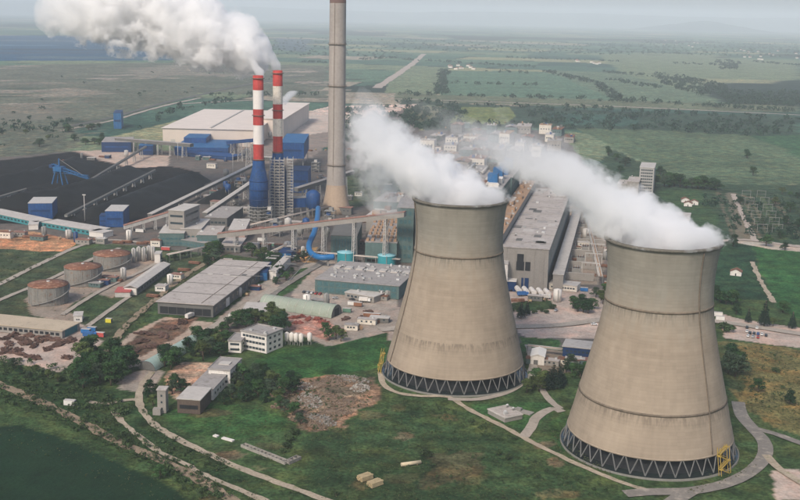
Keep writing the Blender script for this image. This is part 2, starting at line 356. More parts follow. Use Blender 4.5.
# roads, tracks, railway: ribbons a little above the ground, with ragged edges where unpaved
def smooth_line(pts, step=4.0):
    pts = [Vector(q) for q in pts]; outp = []
    for i in range(len(pts) - 1):
        p0, p1, p2, p3 = pts[max(i - 1, 0)], pts[i], pts[i + 1], pts[min(i + 2, len(pts) - 1)]
        k = max(2, int((p2 - p1).length / step))
        for j in range(k):
            t = j / k
            outp.append(.5 * ((2 * p1) + (p2 - p0) * t + (2 * p0 - 5 * p1 + 4 * p2 - p3) * t * t + (3 * p1 - p0 - 3 * p2 + p3) * t ** 3))
    outp.append(pts[-1]); return outp
RZ = [0.10]
def ribbon(name, px, width, mt, label, cat, rag=.4, z=None, step=4.0):
    RZ[0] += .012; z = z or RZ[0]
    ln = smooth_line([G(*q) for q in px], step); mb = MB(); vs_ = []
    rnd = random.Random(len(px) * 7 + int(width * 10))
    for i, q in enumerate(ln):
        d = (ln[min(i + 1, len(ln) - 1)] - ln[max(i - 1, 0)]).normalized(); nrm = Vector((-d.y, d.x, 0))
        a_, b_ = width / 2 + rnd.uniform(-rag, rag), width / 2 + rnd.uniform(-rag, rag)
        vs_ += [(q.x + nrm.x * a_, q.y + nrm.y * a_, z), (q.x - nrm.x * b_, q.y - nrm.y * b_, z)]
    mb.face_block(vs_, [(2 * i + 1, 2 * i + 3, 2 * i + 2, 2 * i) for i in range(len(ln) - 1)])
    return tag(mb.build(name, mt), label, cat, kind='structure')
m_sand = mat('sandy_track', (.36, .30, .225), .95, .35, .12, fine=.7, stain=((.2, .2, .1), .25))
m_pave = mat('worn_asphalt', (.20, .182, .16), .9, .2, .08, fine=.5, stain=((.34, .3, .25), .4))
m_paleroad = mat('pale_concrete_road', (.35, .305, .255), .9, .2, .1, fine=.6, stain=((.25, .22, .18), .3))
m_ballast = mat('rail_ballast', (.25, .19, .13), .95, .35, .15, fine=.9, stain=((.1, .12, .06), .35))
m_pink = mat('pinkish_ballast', (.38, .32, .27), .95, .25, .1)
ribbon('dirt_track', [(152, 372), (143, 384), (139, 396), (141, 408), (150, 420), (162, 430), (180, 440), (200, 450), (240, 468), (290, 487), (345, 507)], 4.0, m_sand, 'pale dirt track curving down from the concrete pad to the bottom edge', 'track', .5)
ribbon('dirt_track', [(88, 402), (105, 404), (125, 400), (138, 400)], 3.4, m_sand, 'short pale dirt track joining the curved track from the left', 'track', .5)
ribbon('dirt_track', [(113, 411), (125, 424), (140, 438), (160, 452), (185, 464), (205, 475), (235, 488), (270, 503)], 3.2, m_sand, 'narrow stony track running beside the curved dirt track', 'track', .7)
ribbon('railway', [(-20, 377), (0, 385), (30, 397), (60, 411), (85, 424), (105, 435), (130, 447), (165, 462), (200, 480), (235, 503)], 6.0, m_ballast, 'overgrown brown railway bed beside the dark crop field', 'railway', .9)
ribbon('path', [(380, 372), (384, 385), (398, 393), (422, 396), (448, 397), (470, 410), (500, 425), (528, 440), (560, 456), (600, 474), (632, 486), (660, 494)], 3.4, m_sand, 'pale footpath running between the two cooling towers', 'path', .4)
ribbon('path', [(448, 399), (480, 399), (510, 391), (528, 377), (534, 362)], 4.5, m_paleroad, 'pale path curving round the base of the left cooling tower', 'path', .2)
ribbon('path', [(524, 437), (532, 426), (537, 417), (552, 409), (562, 412)], 5.5, m_paleroad, 'short pale path leading to the back of the right cooling tower', 'path', .2)
ribbon('service_road', [(625, 494), (650, 492), (690, 491), (725, 484), (750, 472), (764, 457), (764, 442), (752, 428), (742, 416), (738, 402)], 7.2, m_pave, 'grey service road curving round the right cooling tower', 'road', .1)
ribbon('service_road', [(752, 428), (775, 434), (800, 443), (830, 455)], 5.0, m_pave, 'grey road branching off right past the dry grass', 'road', .3)
ribbon('dirt_track', [(766, 455), (778, 468), (800, 482), (830, 496)], 4.5, m_sand, 'dirt track leaving the ring road at the bottom right corner', 'track', .4)
ribbon('service_road', [(690, 491), (676, 500), (660, 512)], 8.0, m_pave, 'grey road stub leaving the ring road at the bottom edge', 'road', .1)
ribbon('pale_road', [(-20, 292), (0, 284), (40, 264), (80, 246), (112, 240), (150, 244)], 5.0, m_paleroad, 'outer pale road running beside the tank farm', 'road', .3)
ribbon('pale_road', [(-20, 310), (0, 300), (50, 279), (92, 259), (120, 248)], 4.5, m_paleroad, 'inner pale road directly behind the rusty tanks', 'road', .3)
ribbon('pale_road', [(62, 315), (85, 300), (110, 286), (140, 272), (158, 262)], 4.0, m_paleroad, 'pale road in front of the rusty tanks', 'road', .3)
ribbon('pale_road', [(88, 326), (110, 310), (130, 296)], 4.0, m_paleroad, 'short pale road beside the small white hut', 'road', .3)
ribbon('railway', [(100, 372), (112, 345), (130, 322), (155, 300), (185, 276), (215, 258), (235, 250)], 5.0, m_ballast, 'weedy railway siding left of the large flat-roofed hall', 'railway', .8)
ribbon('pale_road', [(262, 304), (278, 290), (300, 276), (320, 264), (335, 254)], 6.5, m_pave, 'grey road beside the green lawn in front of the conveyor', 'road', .2)
ribbon('pale_road', [(170, 352), (200, 336), (222, 322), (250, 304), (275, 288)], 7.0, m_paleroad, 'pale road along the right side of the large hall', 'road', .3)
ribbon('main_road', [(380, 330), (430, 326), (500, 327), (560, 325), (620, 318), (680, 318), (735, 324), (800, 334), (860, 343)], 9.0, m_paleroad, 'wide pale road passing behind both cooling towers', 'road', .3)
ribbon('pale_road', [(528, 345), (535, 370), (545, 395), (560, 409)], 4.0, m_paleroad, 'pale road beside the white shed between the towers', 'road', .3)
ribbon('pale_road', [(715, 242), (745, 240), (800, 247), (860, 254)], 8.0, m_pink, 'pale road crossing the green fields at right edge', 'road', 1.0)
ribbon('farm_track', [(733, 194), (744, 218), (755, 241)], 6.0, m_pink, 'pale farm track running away between narrow plots', 'track', 1.0)
ribbon('farm_track', [(752, 262), (762, 284), (774, 303)], 4.0, m_sand, 'narrow track along the edge of bright green field', 'track', 1.0)
ribbon('railway', [(180, 104), (260, 100), (330, 99), (395, 99), (520, 103), (650, 108), (860, 118)], 14.0, m_pink, 'straight pale railway crossing the plain behind the plant', 'railway', 3, step=40)
ribbon('highway', [(376, 88), (395, 76), (412, 64), (424, 54)], 28.0, m_pink, 'pale road running diagonally away beside the tall chimney', 'road', 4, step=60)
ribbon('highway', [(60, 128), (110, 118), (160, 104), (200, 95), (240, 86), (300, 76)], 12.0, mat('dark_road', (.10, .10, .09), .9, .2, .02), 'dark straight road crossing the rough land behind the coal yard', 'road', 2, step=40)
ribbon('farm_track', [(60, 131), (110, 121), (160, 107), (200, 98)], 8.0, m_pink, 'pale strip beside the dark straight road', 'track', 2, step=40)
HAZE = 7.0e-5
# ================================================================== cooling towers
m_tower = None
def tower_mat():
    """board-marked concrete: lift lines, run-off streaks, darker, greyer crown"""
    mt, n, b = new_mat('tower_concrete'); N, L = n.nodes.new, n.links.new
    tc = N('ShaderNodeTexCoord'); sep = N('ShaderNodeSeparateXYZ'); L(tc.outputs['Object'], sep.inputs[0])
    mp = N('ShaderNodeMapping'); mp.inputs['Scale'].default_value = (.35, .35, .012); L(tc.outputs['Object'], mp.inputs[0])
    s1 = N('ShaderNodeTexNoise'); s1.inputs['Scale'].default_value = 1; s1.inputs['Detail'].default_value = 5; L(mp.outputs[0], s1.inputs['Vector'])
    mp2 = N('ShaderNodeMapping'); mp2.inputs['Scale'].default_value = (.02, .02, .55); L(tc.outputs['Object'], mp2.inputs[0])
    s2 = N('ShaderNodeTexNoise'); s2.inputs['Scale'].default_value = 1; s2.inputs['Detail'].default_value = 3; L(mp2.outputs[0], s2.inputs['Vector'])
    mp4 = N('ShaderNodeMapping'); mp4.inputs['Scale'].default_value = (.9, .9, .05); L(tc.outputs['Object'], mp4.inputs[0])
    s4 = N('ShaderNodeTexNoise'); s4.inputs['Scale'].default_value = 1; s4.inputs['Detail'].default_value = 4; L(mp4.outputs[0], s4.inputs['Vector'])
    s3 = N('ShaderNodeTexNoise'); s3.inputs['Scale'].default_value = .05; s3.inputs['Detail'].default_value = 5; L(tc.outputs['Object'], s3.inputs['Vector'])
    lift = N('ShaderNodeMath'); lift.operation = 'FRACT'; dv = N('ShaderNodeMath'); dv.operation = 'DIVIDE'; dv.inputs[1].default_value = 1.5; L(sep.outputs['Z'], dv.inputs[0]); L(dv.outputs[0], lift.inputs[0])
    ln = N('ShaderNodeMath'); ln.operation = 'LESS_THAN'; ln.inputs[1].default_value = .10; L(lift.outputs[0], ln.inputs[0])
    acc = None
    for src, k in ((s1.outputs[0], .34), (s2.outputs[0], .22), (s3.outputs[0], .55)):
        q = N('ShaderNodeMath'); q.operation = 'MULTIPLY_ADD'; q.inputs[1].default_value = k; L(src, q.inputs[0])
        if acc is None: q.inputs[2].default_value = 1 - .555
        else: L(acc, q.inputs[2])
        acc = q.outputs[0]
    q = N('ShaderNodeMath'); q.operation = 'MULTIPLY_ADD'; q.inputs[1].default_value = -.09; L(ln.outputs[0], q.inputs[0]); L(acc, q.inputs[2]); acc = q.outputs[0]
    # every formwork panel cast a slightly different grey
    an_ = N('ShaderNodeMath'); an_.operation = 'ARCTAN2'; L(sep.outputs['Y'], an_.inputs[0]); L(sep.outputs['X'], an_.inputs[1])
    am = N('ShaderNodeMath'); am.operation = 'MULTIPLY'; am.inputs[1].default_value = 9.55; L(an_.outputs[0], am.inputs[0])
    f1_, f2_ = N('ShaderNodeMath'), N('ShaderNodeMath'); f1_.operation = f2_.operation = 'FLOOR'; L(am.outputs[0], f1_.inputs[0]); L(dv.outputs[0], f2_.inputs[0])
    cb_ = N('ShaderNodeCombineXYZ'); L(f1_.outputs[0], cb_.inputs[0]); L(f2_.outputs[0], cb_.inputs[1]); wn = N('ShaderNodeTexWhiteNoise'); L(cb_.outputs[0], wn.inputs['Vector'])
    q = N('ShaderNodeMath'); q.operation = 'MULTIPLY_ADD'; q.inputs[1].default_value = .09; L(wn.outputs['Value'], q.inputs[0]); L(acc, q.inputs[2]); acc = q.outputs[0]
    # dirt that has run down the shell below the two walkway rings: its own ragged shape
    for zr in (75.0, 28.2):
        dz = N('ShaderNodeMath'); dz.operation = 'SUBTRACT'; dz.inputs[0].default_value = zr; L(sep.outputs['Z'], dz.inputs[1])
        st_ = N('ShaderNodeMapRange'); st_.inputs[1].default_value = 0; st_.inputs[2].default_value = 7.0; st_.inputs[3].default_value = 1; st_.inputs[4].default_value = 0; L(dz.outputs[0], st_.inputs[0])
        gt = N('ShaderNodeMath'); gt.operation = 'GREATER_THAN'; gt.inputs[1].default_value = 0; L(dz.outputs[0], gt.inputs[0])
        m1_ = N('ShaderNodeMath'); m1_.operation = 'MULTIPLY'; L(st_.outputs[0], m1_.inputs[0]); L(gt.outputs[0], m1_.inputs[1])
        sn = N('ShaderNodeMapRange'); sn.inputs[1].default_value = .42; sn.inputs[2].default_value = .62; L(s4.outputs[0], sn.inputs[0])
        m2_ = N('ShaderNodeMath'); m2_.operation = 'MULTIPLY'; L(m1_.outputs[0], m2_.inputs[0]); L(sn.outputs[0], m2_.inputs[1])
        q = N('ShaderNodeMath'); q.operation = 'MULTIPLY_ADD'; q.inputs[1].default_value = -.42; L(m2_.outputs[0], q.inputs[0]); L(acc, q.inputs[2]); acc = q.outputs[0]
    # darker, greyer tone towards the crown, warmer tone towards the foot
    mr = N('ShaderNodeMapRange'); mr.inputs[1].default_value = 60; mr.inputs[2].default_value = 88; 
    wob = N('ShaderNodeMath'); wob.operation = 'MULTIPLY_ADD'; wob.inputs[1].default_value = 30; L(s1.outputs[0], wob.inputs[0]); L(sep.outputs['Z'], wob.inputs[2])
    sb = N('ShaderNodeMath'); sb.operation = 'SUBTRACT'; sb.inputs[1].default_value = 15; L(wob.outputs[0], sb.inputs[0]); L(sb.outputs[0], mr.inputs[0])
    mx = N('ShaderNodeMix'); mx.data_type = 'RGBA'; mx.inputs['A'].default_value = (.305, .248, .188, 1); mx.inputs['B'].default_value = (.246, .228, .190, 1); L(mr.outputs[0], mx.inputs['Factor'])
    v = N('ShaderNodeVectorMath'); v.operation = 'SCALE'; L(mx.outputs['Result'], v.inputs[0]); L(acc, v.inputs['Scale']); L(v.outputs[0], b.inputs['Base Color'])
    b.inputs['Roughness'].default_value = .9; b.inputs['Specular IOR Level'].default_value = .2
    bp = N('ShaderNodeBump'); bp.inputs['Strength'].default_value = .25; bp.inputs['Distance'].default_value = .3; L(acc, bp.inputs['Height']); L(bp.outputs[0], b.inputs['Normal'])
    return mt
m_tower = tower_mat()
m_colm = mat('column_concrete', (.145, .145, .14), .9, .2, .3)
m_stainring = mat('rusty_ring_stain', (.165, .132, .098), .9, .45, .12, fine=.5)
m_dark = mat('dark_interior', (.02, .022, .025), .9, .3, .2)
m_basin = mat('basin_concrete', (.17, .165, .145), .9, .2, .2, streak=.15)
m_water = mat('basin_water', (.02, .03, .03), .15, .1, .2, spec=.5)
m_yellow = mat('yellow_paint', (.40, .28, .06), .6, .2, .5)
m_pipe = mat('rusty_pipe', (.16, .13, .10), .8, .3, .3)
m_inner = mat('damp_inner_concrete', (.16, .15, .13), .9, .2, .1)
PZ = [8.9, 18, 28.6, 40, 52, 64, 75.4, 86, 95, 105.2]
PR = [40.4, 38.2, 35.7, 32.9, 30.0, 27.5, 25.9, 25.5, 26.0, 27.2]
def tr(z):
    # smooth (Catmull-Rom) interpolation of the shell radius
    i = max(0, min(len(PZ) - 2, sum(1 for q in PZ if q <= z) - 1)); t = (z - PZ[i]) / (PZ[i + 1] - PZ[i])
    p0, p1, p2, p3 = PR[max(i - 1, 0)], PR[i], PR[i + 1], PR[min(i + 2, len(PR) - 1)]
    return .5 * (2 * p1 + (p2 - p0) * t + (2 * p0 - 5 * p1 + 4 * p2 - p3) * t * t + (3 * p1 - p0 - 3 * p2 + p3) * t ** 3)
shell_mb = MB(); zs = [8.9 + (105.2 - 8.9) * k / 60 for k in range(61)]
shell_mb.lathe([(z, tr(z)) for z in zs] + [(105.2, 26.5)] + [(z, tr(z) - .7) for z in reversed(zs[:-1])] + [(8.9, 40.4)], 144, cap0=False, cap1=False)
shell_me = shell_mb.mesh('shell')
def ring_mb(z, hgt_, proud, r_in=.3):
    r = tr(z); return MB().lathe([(z, r - r_in), (z, r + proud), (z + hgt_, tr(min(z + hgt_, 105.2)) + proud), (z + hgt_, tr(min(z + hgt_, 105.2)) - r_in), (z, r - r_in)], 144, cap0=False, cap1=False)
rim_me = MB().lathe([(104.3, 27.0), (104.3, 28.1), (105.6, 28.2), (105.6, 26.2), (104.3, 26.2)], 144, cap0=False, cap1=False).mesh('rim_walkway')
ring1_me, ring2_me = ring_mb(74.7, 1.1, .25).mesh('ring_beam'), ring_mb(27.8, 1.1, .25).mesh('ring_beam')
NC = 38
def cooling_tower(x, y, label, ladder_az, stair_az, lower_ring=True):
    t = thing('cooling_tower', label, 'cooling tower', (x, y, 0))
    link('shell', shell_me, m_tower, t); link('rim_walkway', rim_me, mat('dark_rim', (.13, .12, .10), .9, .3, .3), t)
    rr = link('ring_beam', ring1_me, m_stainring, t)
    if lower_ring: link('ring_beam', ring2_me, m_stainring, t)
    MB().lathe([(8.2, 39.6), (8.2, 40.75), (9.0, 40.6), (9.0, 39.6), (8.2, 39.6)], 144, cap0=False, cap1=False).build('lintel_ring', m_tower, t)
    for k in range(NC):
        for s in (-1, 1):
            a0 = 2 * PI * k / NC; a1 = a0 + s * PI / NC * .92
            MB().bar((42.2 * math.cos(a0), 42.2 * math.sin(a0), .8), (40.4 * math.cos(a1), 40.4 * math.sin(a1), 8.6), .46, .46).build('column', m_colm, t)
    MB().lathe([(-.6, 43.9), (.7, 43.9), (.7, 43.4), (-.6, 43.4), (-.6, 43.9)], 120, cap0=False, cap1=False).build('basin_wall', m_basin, t)
    MB().lathe([(.25, 43.6), (.3, .1)], 96, cap0=False, cap1=False).build('basin_water', m_water, t)
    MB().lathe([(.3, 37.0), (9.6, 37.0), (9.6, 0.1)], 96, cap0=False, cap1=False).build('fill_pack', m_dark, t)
    # ladder with its pipe up the shell
    lm = MB(); pts = []
    for k in range(40):
        z = 9.5 + k * (95.0 / 39); az = ladder_az + (.05 * math.sin(z * .04)); r = tr(min(z, 105)) + .35; pts.append((r * math.cos(az), r * math.sin(az), z))
    lm.tube(pts, .32, 6); lm.build('ladder', m_pipe, t)
    # yellow stair tower against the basin
    st = MB(); c = Vector((math.cos(stair_az), math.sin(stair_az), 0)); tn = Vector((-c.y, c.x, 0))
    for lv in range(4):
        z0 = lv * 3.1; base = c * (44.6 - lv * .8); a_ = base + tn * (-3 if lv % 2 else 3); b_ = base + tn * (3 if lv % 2 else -3)
        for o in (0, 1.2):
            st.bar(a_ + c * o + Vector((0, 0, z0)), b_ + c * o + Vector((0, 0, z0 + 3.1)), .28, .5)
            st.bar(a_ + c * o + Vector((0, 0, z0 + 1.1)), b_ + c * o + Vector((0, 0, z0 + 4.2)), .14)
        st.box(b_.x + .6 * c.x, b_.y + .6 * c.y, z0 + 3.0, 1.9, 1.9, .2, stair_az)
    for o in (-3.6, 3.6):
        for e in (0, 1.4):
            q = c * (44.6 + e) + tn * o; st.bar(q, q + Vector((0, 0, 13.4)) - c * 2.2, .25)
    st.build('stair', m_yellow, t)
    return t
T1, T2 = (34.3, 621.0), (126.76, 513.6)
def facing(T, dpx):  # angle on the shell that looks at the camera, turned by dpx radians to the right
    return math.atan2(-T[1], -T[0]) + dpx
t1 = cooling_tower(*T1, 'left cooling tower of pale concrete, farther from the camera', facing(T1, -1.22), facing(T1, -1.45), False)
t2 = cooling_tower(*T2, 'right cooling tower of pale concrete, nearest to the camera', facing(T2, .80), facing(T2, .92), True)

# ================================================================== tall chimney
m_chim = mat('chimney_concrete', (.34, .305, .275), .9, .12, .05, streak=.3, fine=.4)
m_chimtop = mat('sooty_brown_band', (.16, .10, .085), .9, .2, .2)
m_chimfoot = mat('warm_chimney_foot', (.40, .305, .225), .9, .12, .05, streak=.2, fine=.4)
def ground_of(px, py): q = G(px, py); return (q.x, q.y, 0)
t = thing('chimney', 'very tall tapering concrete chimney with dark top reaching the upper edge', 'chimney', ground_of(336, 212))
CH = [(0, 16.4), (8, 14.2), (18, 12.1), (30, 10.4), (45, 9.8), (70, 9.3), (140, 8.9), (219, 8.5)]
MB().lathe(CH[:4], 48, cap1=False).build('foot', m_chimfoot, t)
MB().lathe(CH[3:], 48, cap0=False, cap1=False).build('shaft', m_chim, t)
MB().lathe([(219, 8.52), (231, 8.4), (231, 7.2), (222, 7.2)], 48, cap0=False, cap1=False).build('sooty_top', m_chimtop, t)
for z, r in ((51, 9.75), (134, 9.0), (177, 8.8), (92, 9.2)):
    if z == 92: continue
    p_ = MB().lathe([(z, r - .2), (z, r + 1.1), (z + .5, r + 1.1), (z + .5, r - .2)], 48, cap0=False, cap1=False).build('platform', m_pipe, t)
    MB().lathe([(z + 1.5, r + 1.0), (z + 1.7, r + 1.0)], 48, cap0=False, cap1=False).build('railing', m_pipe, p_)
MB().bar((-3.0, -9.6, 30), (-2.6, -8.4, 219), .35).build('ladder', m_pipe, t)

# ================================================================== striped stacks on blue absorbers
m_red = mat('red_band_paint', (.42, .045, .038), .7, .25, .2, streak=.35, stain=((.26, .06, .05), .3))
m_white = mat('white_band_paint', (.72, .68, .64), .6, .12, .2, streak=.2)
m_cream = mat('stained_cream_paint', (.64, .59, .51), .7, .2, .25, streak=.3, stain=((.36, .28, .2), .3))
m_blue = mat('blue_sheet', (.010, .058, .19), .55, .35, .12, streak=.35, fine=.6, stain=((.03, .075, .16), .3))
m_navy = mat('dark_blue_sheet', (.008, .034, .11), .6, .25, .12, streak=.1)
m_sky = mat('bright_blue_sheet', (.016, .105, .26), .55, .3, .15, streak=.3, stain=((.06, .13, .22), .3))
m_steel = mat('grey_steel', (.24, .235, .22), .6, .2, .4)
m_palesteel = mat('pale_steel', (.45, .43, .40), .6, .2, .4)
def y2z(px, py, foot):
    """height seen at picture row py above the ground point foot"""
    lo, hi = -5., 400.
    for _ in range(50):
        mid = (lo + hi) / 2; v = Vector((foot[0], foot[1], mid - CAMH)); yy = 250 + F * v.dot(DWN) / v.dot(FWD)
        if yy > py: lo = mid
        else: hi = mid
    return lo
def striped_stack(px, py, rows, r, body_rows, rb, label, whitem, scaffold):
    foot = ground_of(px, py); t = thing('striped_stack', label, 'smokestack', foot)
    zz = [y2z(px, q, foot) for q in rows]        # top to bottom band limits
    for i in range(len(zz) - 1):
        z1, z0 = zz[i], zz[i + 1]; mt = m_red if i % 2 == 0 else whitem
        if i == 0: MB().lathe([(z0, r), (z1, r * .98), (z1, r * .8), (z1 - 6, r * .78)], 32, cap0=False, cap1=True).build('red_band', mt, t)
        else: MB().lathe([(z0, r), (z1, r)], 32, cap0=False, cap1=False).build('red_band' if i % 2 == 0 else 'white_band', mt, t)
    for q in (zz[2] - 6.5, zz[-1] + 1, zz[0] - 3):
        MB().lathe([(q, r - .1), (q, r + 1.2), (q + .5, r + 1.2), (q + .5, r - .1)], 32, cap0=False, cap1=False).build('platform', m_pipe, t)
    zt, zc, zb = [y2z(px, q, foot) for q in body_rows]
    MB().lathe([(zb, rb), (zc, rb), (zt, r + .9), (zz[-1] + .2, r + .7)], 36, cap0=True, cap1=False).build('absorber_vessel', m_blue, t)
    for q in (zb + 8, zb + 18, zc):
        if q < zc + .1: MB().lathe([(q, rb - .1), (q, rb + .5), (q + .6, rb + .5), (q + .6, rb - .1)], 36, cap0=False, cap1=False).build('stiffener_ring', m_navy, t)
    fr = MB()
    for k in range(10):
        a = 2 * PI * k / 10; fr.bar((rb * .9 * math.cos(a), rb * .9 * math.sin(a), 0), (rb * .9 * math.cos(a), rb * .9 * math.sin(a), zb + .2), .9)
    fr.lathe([(0, rb * .7), (zb + .1, rb * .7)], 24, cap0=False, cap1=False); fr.build('support_frame', m_steel, t)
    sc = MB()
    if scaffold:
        h = zt + 4
        for cx, cy_, s in ((-4.6, -rb - 1.6, 2.2), (.4, -rb - 2.6, 2.4), (5.4, -rb - 1.4, 2.2), (rb + 4.0, -3, 3.0)):
            for a, b_ in ((-1, -1), (1, -1), (1, 1), (-1, 1)): sc.bar((cx + a * s, cy_ + b_ * s, 0), (cx + a * s, cy_ + b_ * s, h), .35)
            z = 0; k = 0
            while z < h - 3:
                sc.box(cx, cy_, z + 3, 2 * s + .8, 2 * s + .8, .25); sg = 1 if k % 2 else -1
                sc.bar((cx - s * sg, cy_ - s, z), (cx + s * sg, cy_ - s, z + 3), .22); sc.bar((cx - s, cy_ - s, z + 4.1), (cx + s, cy_ - s, z + 4.1), .12); z += 3; k += 1
    else:
        for lv in range(5):
            z = 1.5 + lv * 3.5; sc.lathe([(z, rb + .1), (z, rb + 2.2), (z + .25, rb + 2.2), (z + .25, rb + .1)], 24, cap0=False, cap1=False)
        for k in range(12):
            a = 2 * PI * k / 12; sc.bar(((rb + 2) * math.cos(a), (rb + 2) * math.sin(a), 0), ((rb + 2) * math.cos(a), (rb + 2) * math.sin(a), 17.5), .25)
    sc.build('scaffold_stair' if scaffold else 'access_gallery', m_palesteel if scaffold else m_steel, t)
    return t
s1 = striped_stack(259, 221, [75.5, 90, 109, 125, 144, 160.5], 5.3, (166, 181, 207), 9.5, 'left red and white striped smokestack on a smooth blue vessel', m_white, False)
s2 = striped_stack(278, 216, [70.5, 86, 104, 118.5, 136, 153], 5.0, (160, 172, 206), 9.0, 'right red and white striped smokestack wrapped in grey stair scaffolding', m_cream, True)
# ================================================================== steam
def cam_point(px, py, depth):
    d = FWD + RGT * ((px - 400) / F) + DWN * ((py - 250) / F)
    return Vector((0, 0, CAMH)) + d * depth
STEAM_STEP = 2.2
def steam_body(label, origin, axis, keys, dens, nscale, amp, step, soft=.35, billow=.5, cap_r=None, name='steam_plume', thin=None, tear=0.0, lump=1.3):
    """a cloud: density falls off from a bent axis (keys: distance along the axis, sideways x, sideways y, radius) and is torn by noise.
    axis 'z' rises, axis '-x' drifts left. The mesh is the closed skin of the cloud, the vapour is a volume inside it."""
    T = [k[0] for k in keys]; t0, t1 = T[0], T[-1]; up = axis == 'z'
    itp = lambda t, i: float(np.interp(t, T, [k[i] for k in keys]))
    mb = MB(); rings = 34; n_ = 28; vs_ = []
    for i in range(rings):
        t = t0 + (t1 - t0) * i / (rings - 1); R = itp(t, 3) * (1 + .38 * min(1, i / 3)); 
        if cap_r and t < cap_r[0]: R = min(R, cap_r[1])
        for k in range(n_):
            a = 2 * PI * k / n_; u, v = itp(t, 1) + R * math.cos(a), itp(t, 2) + R * math.sin(a)
            vs_.append((u, v, t) if up else (-t, v, u))
    mb.face_block(vs_, [(i * n_ + k, i * n_ + (k + 1) % n_, (i + 1) * n_ + (k + 1) % n_, (i + 1) * n_ + k) for i in range(rings - 1) for k in range(n_)] + [tuple(reversed(range(n_))), tuple(range((rings - 1) * n_, rings * n_))], True)
    if not up: mb.f = [tuple(reversed(q)) if False else q for q in mb.f]
    mt = bpy.data.materials.new('steam'); mt.use_nodes = True; n = mt.node_tree; n.nodes.clear(); N, L = n.nodes.new, n.links.new
    def M(op, a, b=None, c=None, clamp=False):
        q = N('ShaderNodeMath'); q.operation = op; q.use_clamp = clamp
        for i, x in enumerate((a, b, c)):
            if x is None: continue
            if isinstance(x, (int, float)): q.inputs[i].default_value = x
            else: L(x, q.inputs[i])
        return q.outputs[0]
    tc = N('ShaderNodeTexCoord'); sep = N('ShaderNodeSeparateXYZ')
    L(tc.outputs['Object'], sep.inputs[0])
    if up: tt, uu, vv = sep.outputs['Z'], sep.outputs['X'], sep.outputs['Y']
    else: tt, uu, vv = M('MULTIPLY', sep.outputs['X'], -1.0), sep.outputs['Z'], sep.outputs['Y']
    tn = M('DIVIDE', M('SUBTRACT', tt, t0), t1 - t0, clamp=True)
    def curve(i):
        lo = min(k[i] for k in keys); hi = max(k[i] for k in keys)
        if hi - lo < 1e-6: return lo
        fc = N('ShaderNodeFloatCurve'); c = fc.mapping.curves[0]
        for j, k in enumerate(keys):
            x, y = (k[0] - t0) / (t1 - t0), (k[i] - lo) / (hi - lo)
            if j == 0: c.points[0].location = (x, y)
            elif j == len(keys) - 1: c.points[len(c.points) - 1].location = (x, y)
            else: c.points.new(x, y)
        fc.mapping.update(); L(tn, fc.inputs['Value'])
        return M('MULTIPLY_ADD', fc.outputs[0], hi - lo, lo)
    cu_, cv_, Rr = curve(1), curve(2), curve(3)
    du, dv = M('SUBTRACT', uu, cu_), M('SUBTRACT', vv, cv_)
    dd = M('SQRT', M('ADD', M('MULTIPLY', du, du), M('MULTIPLY', dv, dv)))
    rel = M('DIVIDE', dd, Rr)
    nz = N('ShaderNodeTexNoise'); nz.inputs['Scale'].default_value = nscale; nz.inputs['Detail'].default_value = 4.5; nz.inputs['Roughness'].default_value = .66; L(tc.outputs['Object'], nz.inputs['Vector'])
    lz = N('ShaderNodeTexNoise'); lz.inputs['Scale'].default_value = nscale * .42; lz.inputs['Detail'].default_value = 1.0; L(tc.outputs['Object'], lz.inputs['Vector'])
    f = M('MULTIPLY_ADD', M('SUBTRACT', lz.outputs[0], .5), lump, M('SUBTRACT', 1.0, rel))       # big lobes
    grow_ = M('MULTIPLY_ADD', M('MULTIPLY', tn, tn), tear, 2 * (amp + billow * .6))       # torn more and more down the wind
    f = M('MULTIPLY_ADD', M('SUBTRACT', nz.outputs[0], .46), grow_, f)
    mr = N('ShaderNodeMapRange'); mr.interpolation_type = 'SMOOTHSTEP'; mr.inputs[1].default_value = .0; mr.inputs[2].default_value = soft; mr.inputs[3].default_value = 0; mr.inputs[4].default_value = dens; L(f, mr.inputs[0])
    d_ = mr.outputs[0]
    if thin:   # vapour thins out with distance from its source
        m2 = N('ShaderNodeMapRange'); m2.inputs[1].default_value = thin[0]; m2.inputs[2].default_value = thin[1]; m2.inputs[3].default_value = 1; m2.inputs[4].default_value = thin[2]; L(tt, m2.inputs[0]); d_ = M('MULTIPLY', d_, m2.outputs[0])
    pv = N('ShaderNodeVolumePrincipled'); pv.inputs['Color'].default_value = (1, 1, 1, 1); L(d_, pv.inputs['Density'])
    o = N('ShaderNodeOutputMaterial'); L(pv.outputs[0], o.inputs['Volume']); mt.cycles.volume_step_rate = step * STEAM_STEP
    ob = mb.build(name, mt); ob.location = origin
    return tag(ob, label, 'steam')
# keys: along, sideways, depth, radius
ps = cam_point(278, 69, 1140)
K = [(-3, 2, 0, 4), (4, 8, 0, 9), (10, 16, 0, 14), (22, 20, 0, 24), (40, 25, 0, 28), (66, 35, 0, 33), (92, 46, 2, 37), (133, 55, 4, 37), (175, 60, 8, 38), (210, 64, 12, 34), (238, 56, 14, 25), (256, 50, 16, 9)]
steam_body('thick white billowing plume drifting left from the striped smokestacks', ps, '-x', K, .16, .068, .55, .07, .18, .75, thin=(150, 262, .2), tear=1.2)
p2_ = cam_point(260, 75, 1115)
steam_body('short white plume leaving the left striped smokestack', p2_, '-x', [(-4, 1, 0, 5), (2, 5, 0, 6.5), (10, 13, 8, 10), (24, 22, 14, 15), (34, 26, 20, 8)], .22, .07, .35, .1, .25, .4)
steam_body('small white steam puff behind the right striped smokestack', cam_point(284, 103, 1500), 'z', [(-2, 0, 0, 4), (6, 3, 0, 8), (12, 10, 0, 9), (17, 14, 0, 4)], .10, .09, .4, .1, .35, .4)
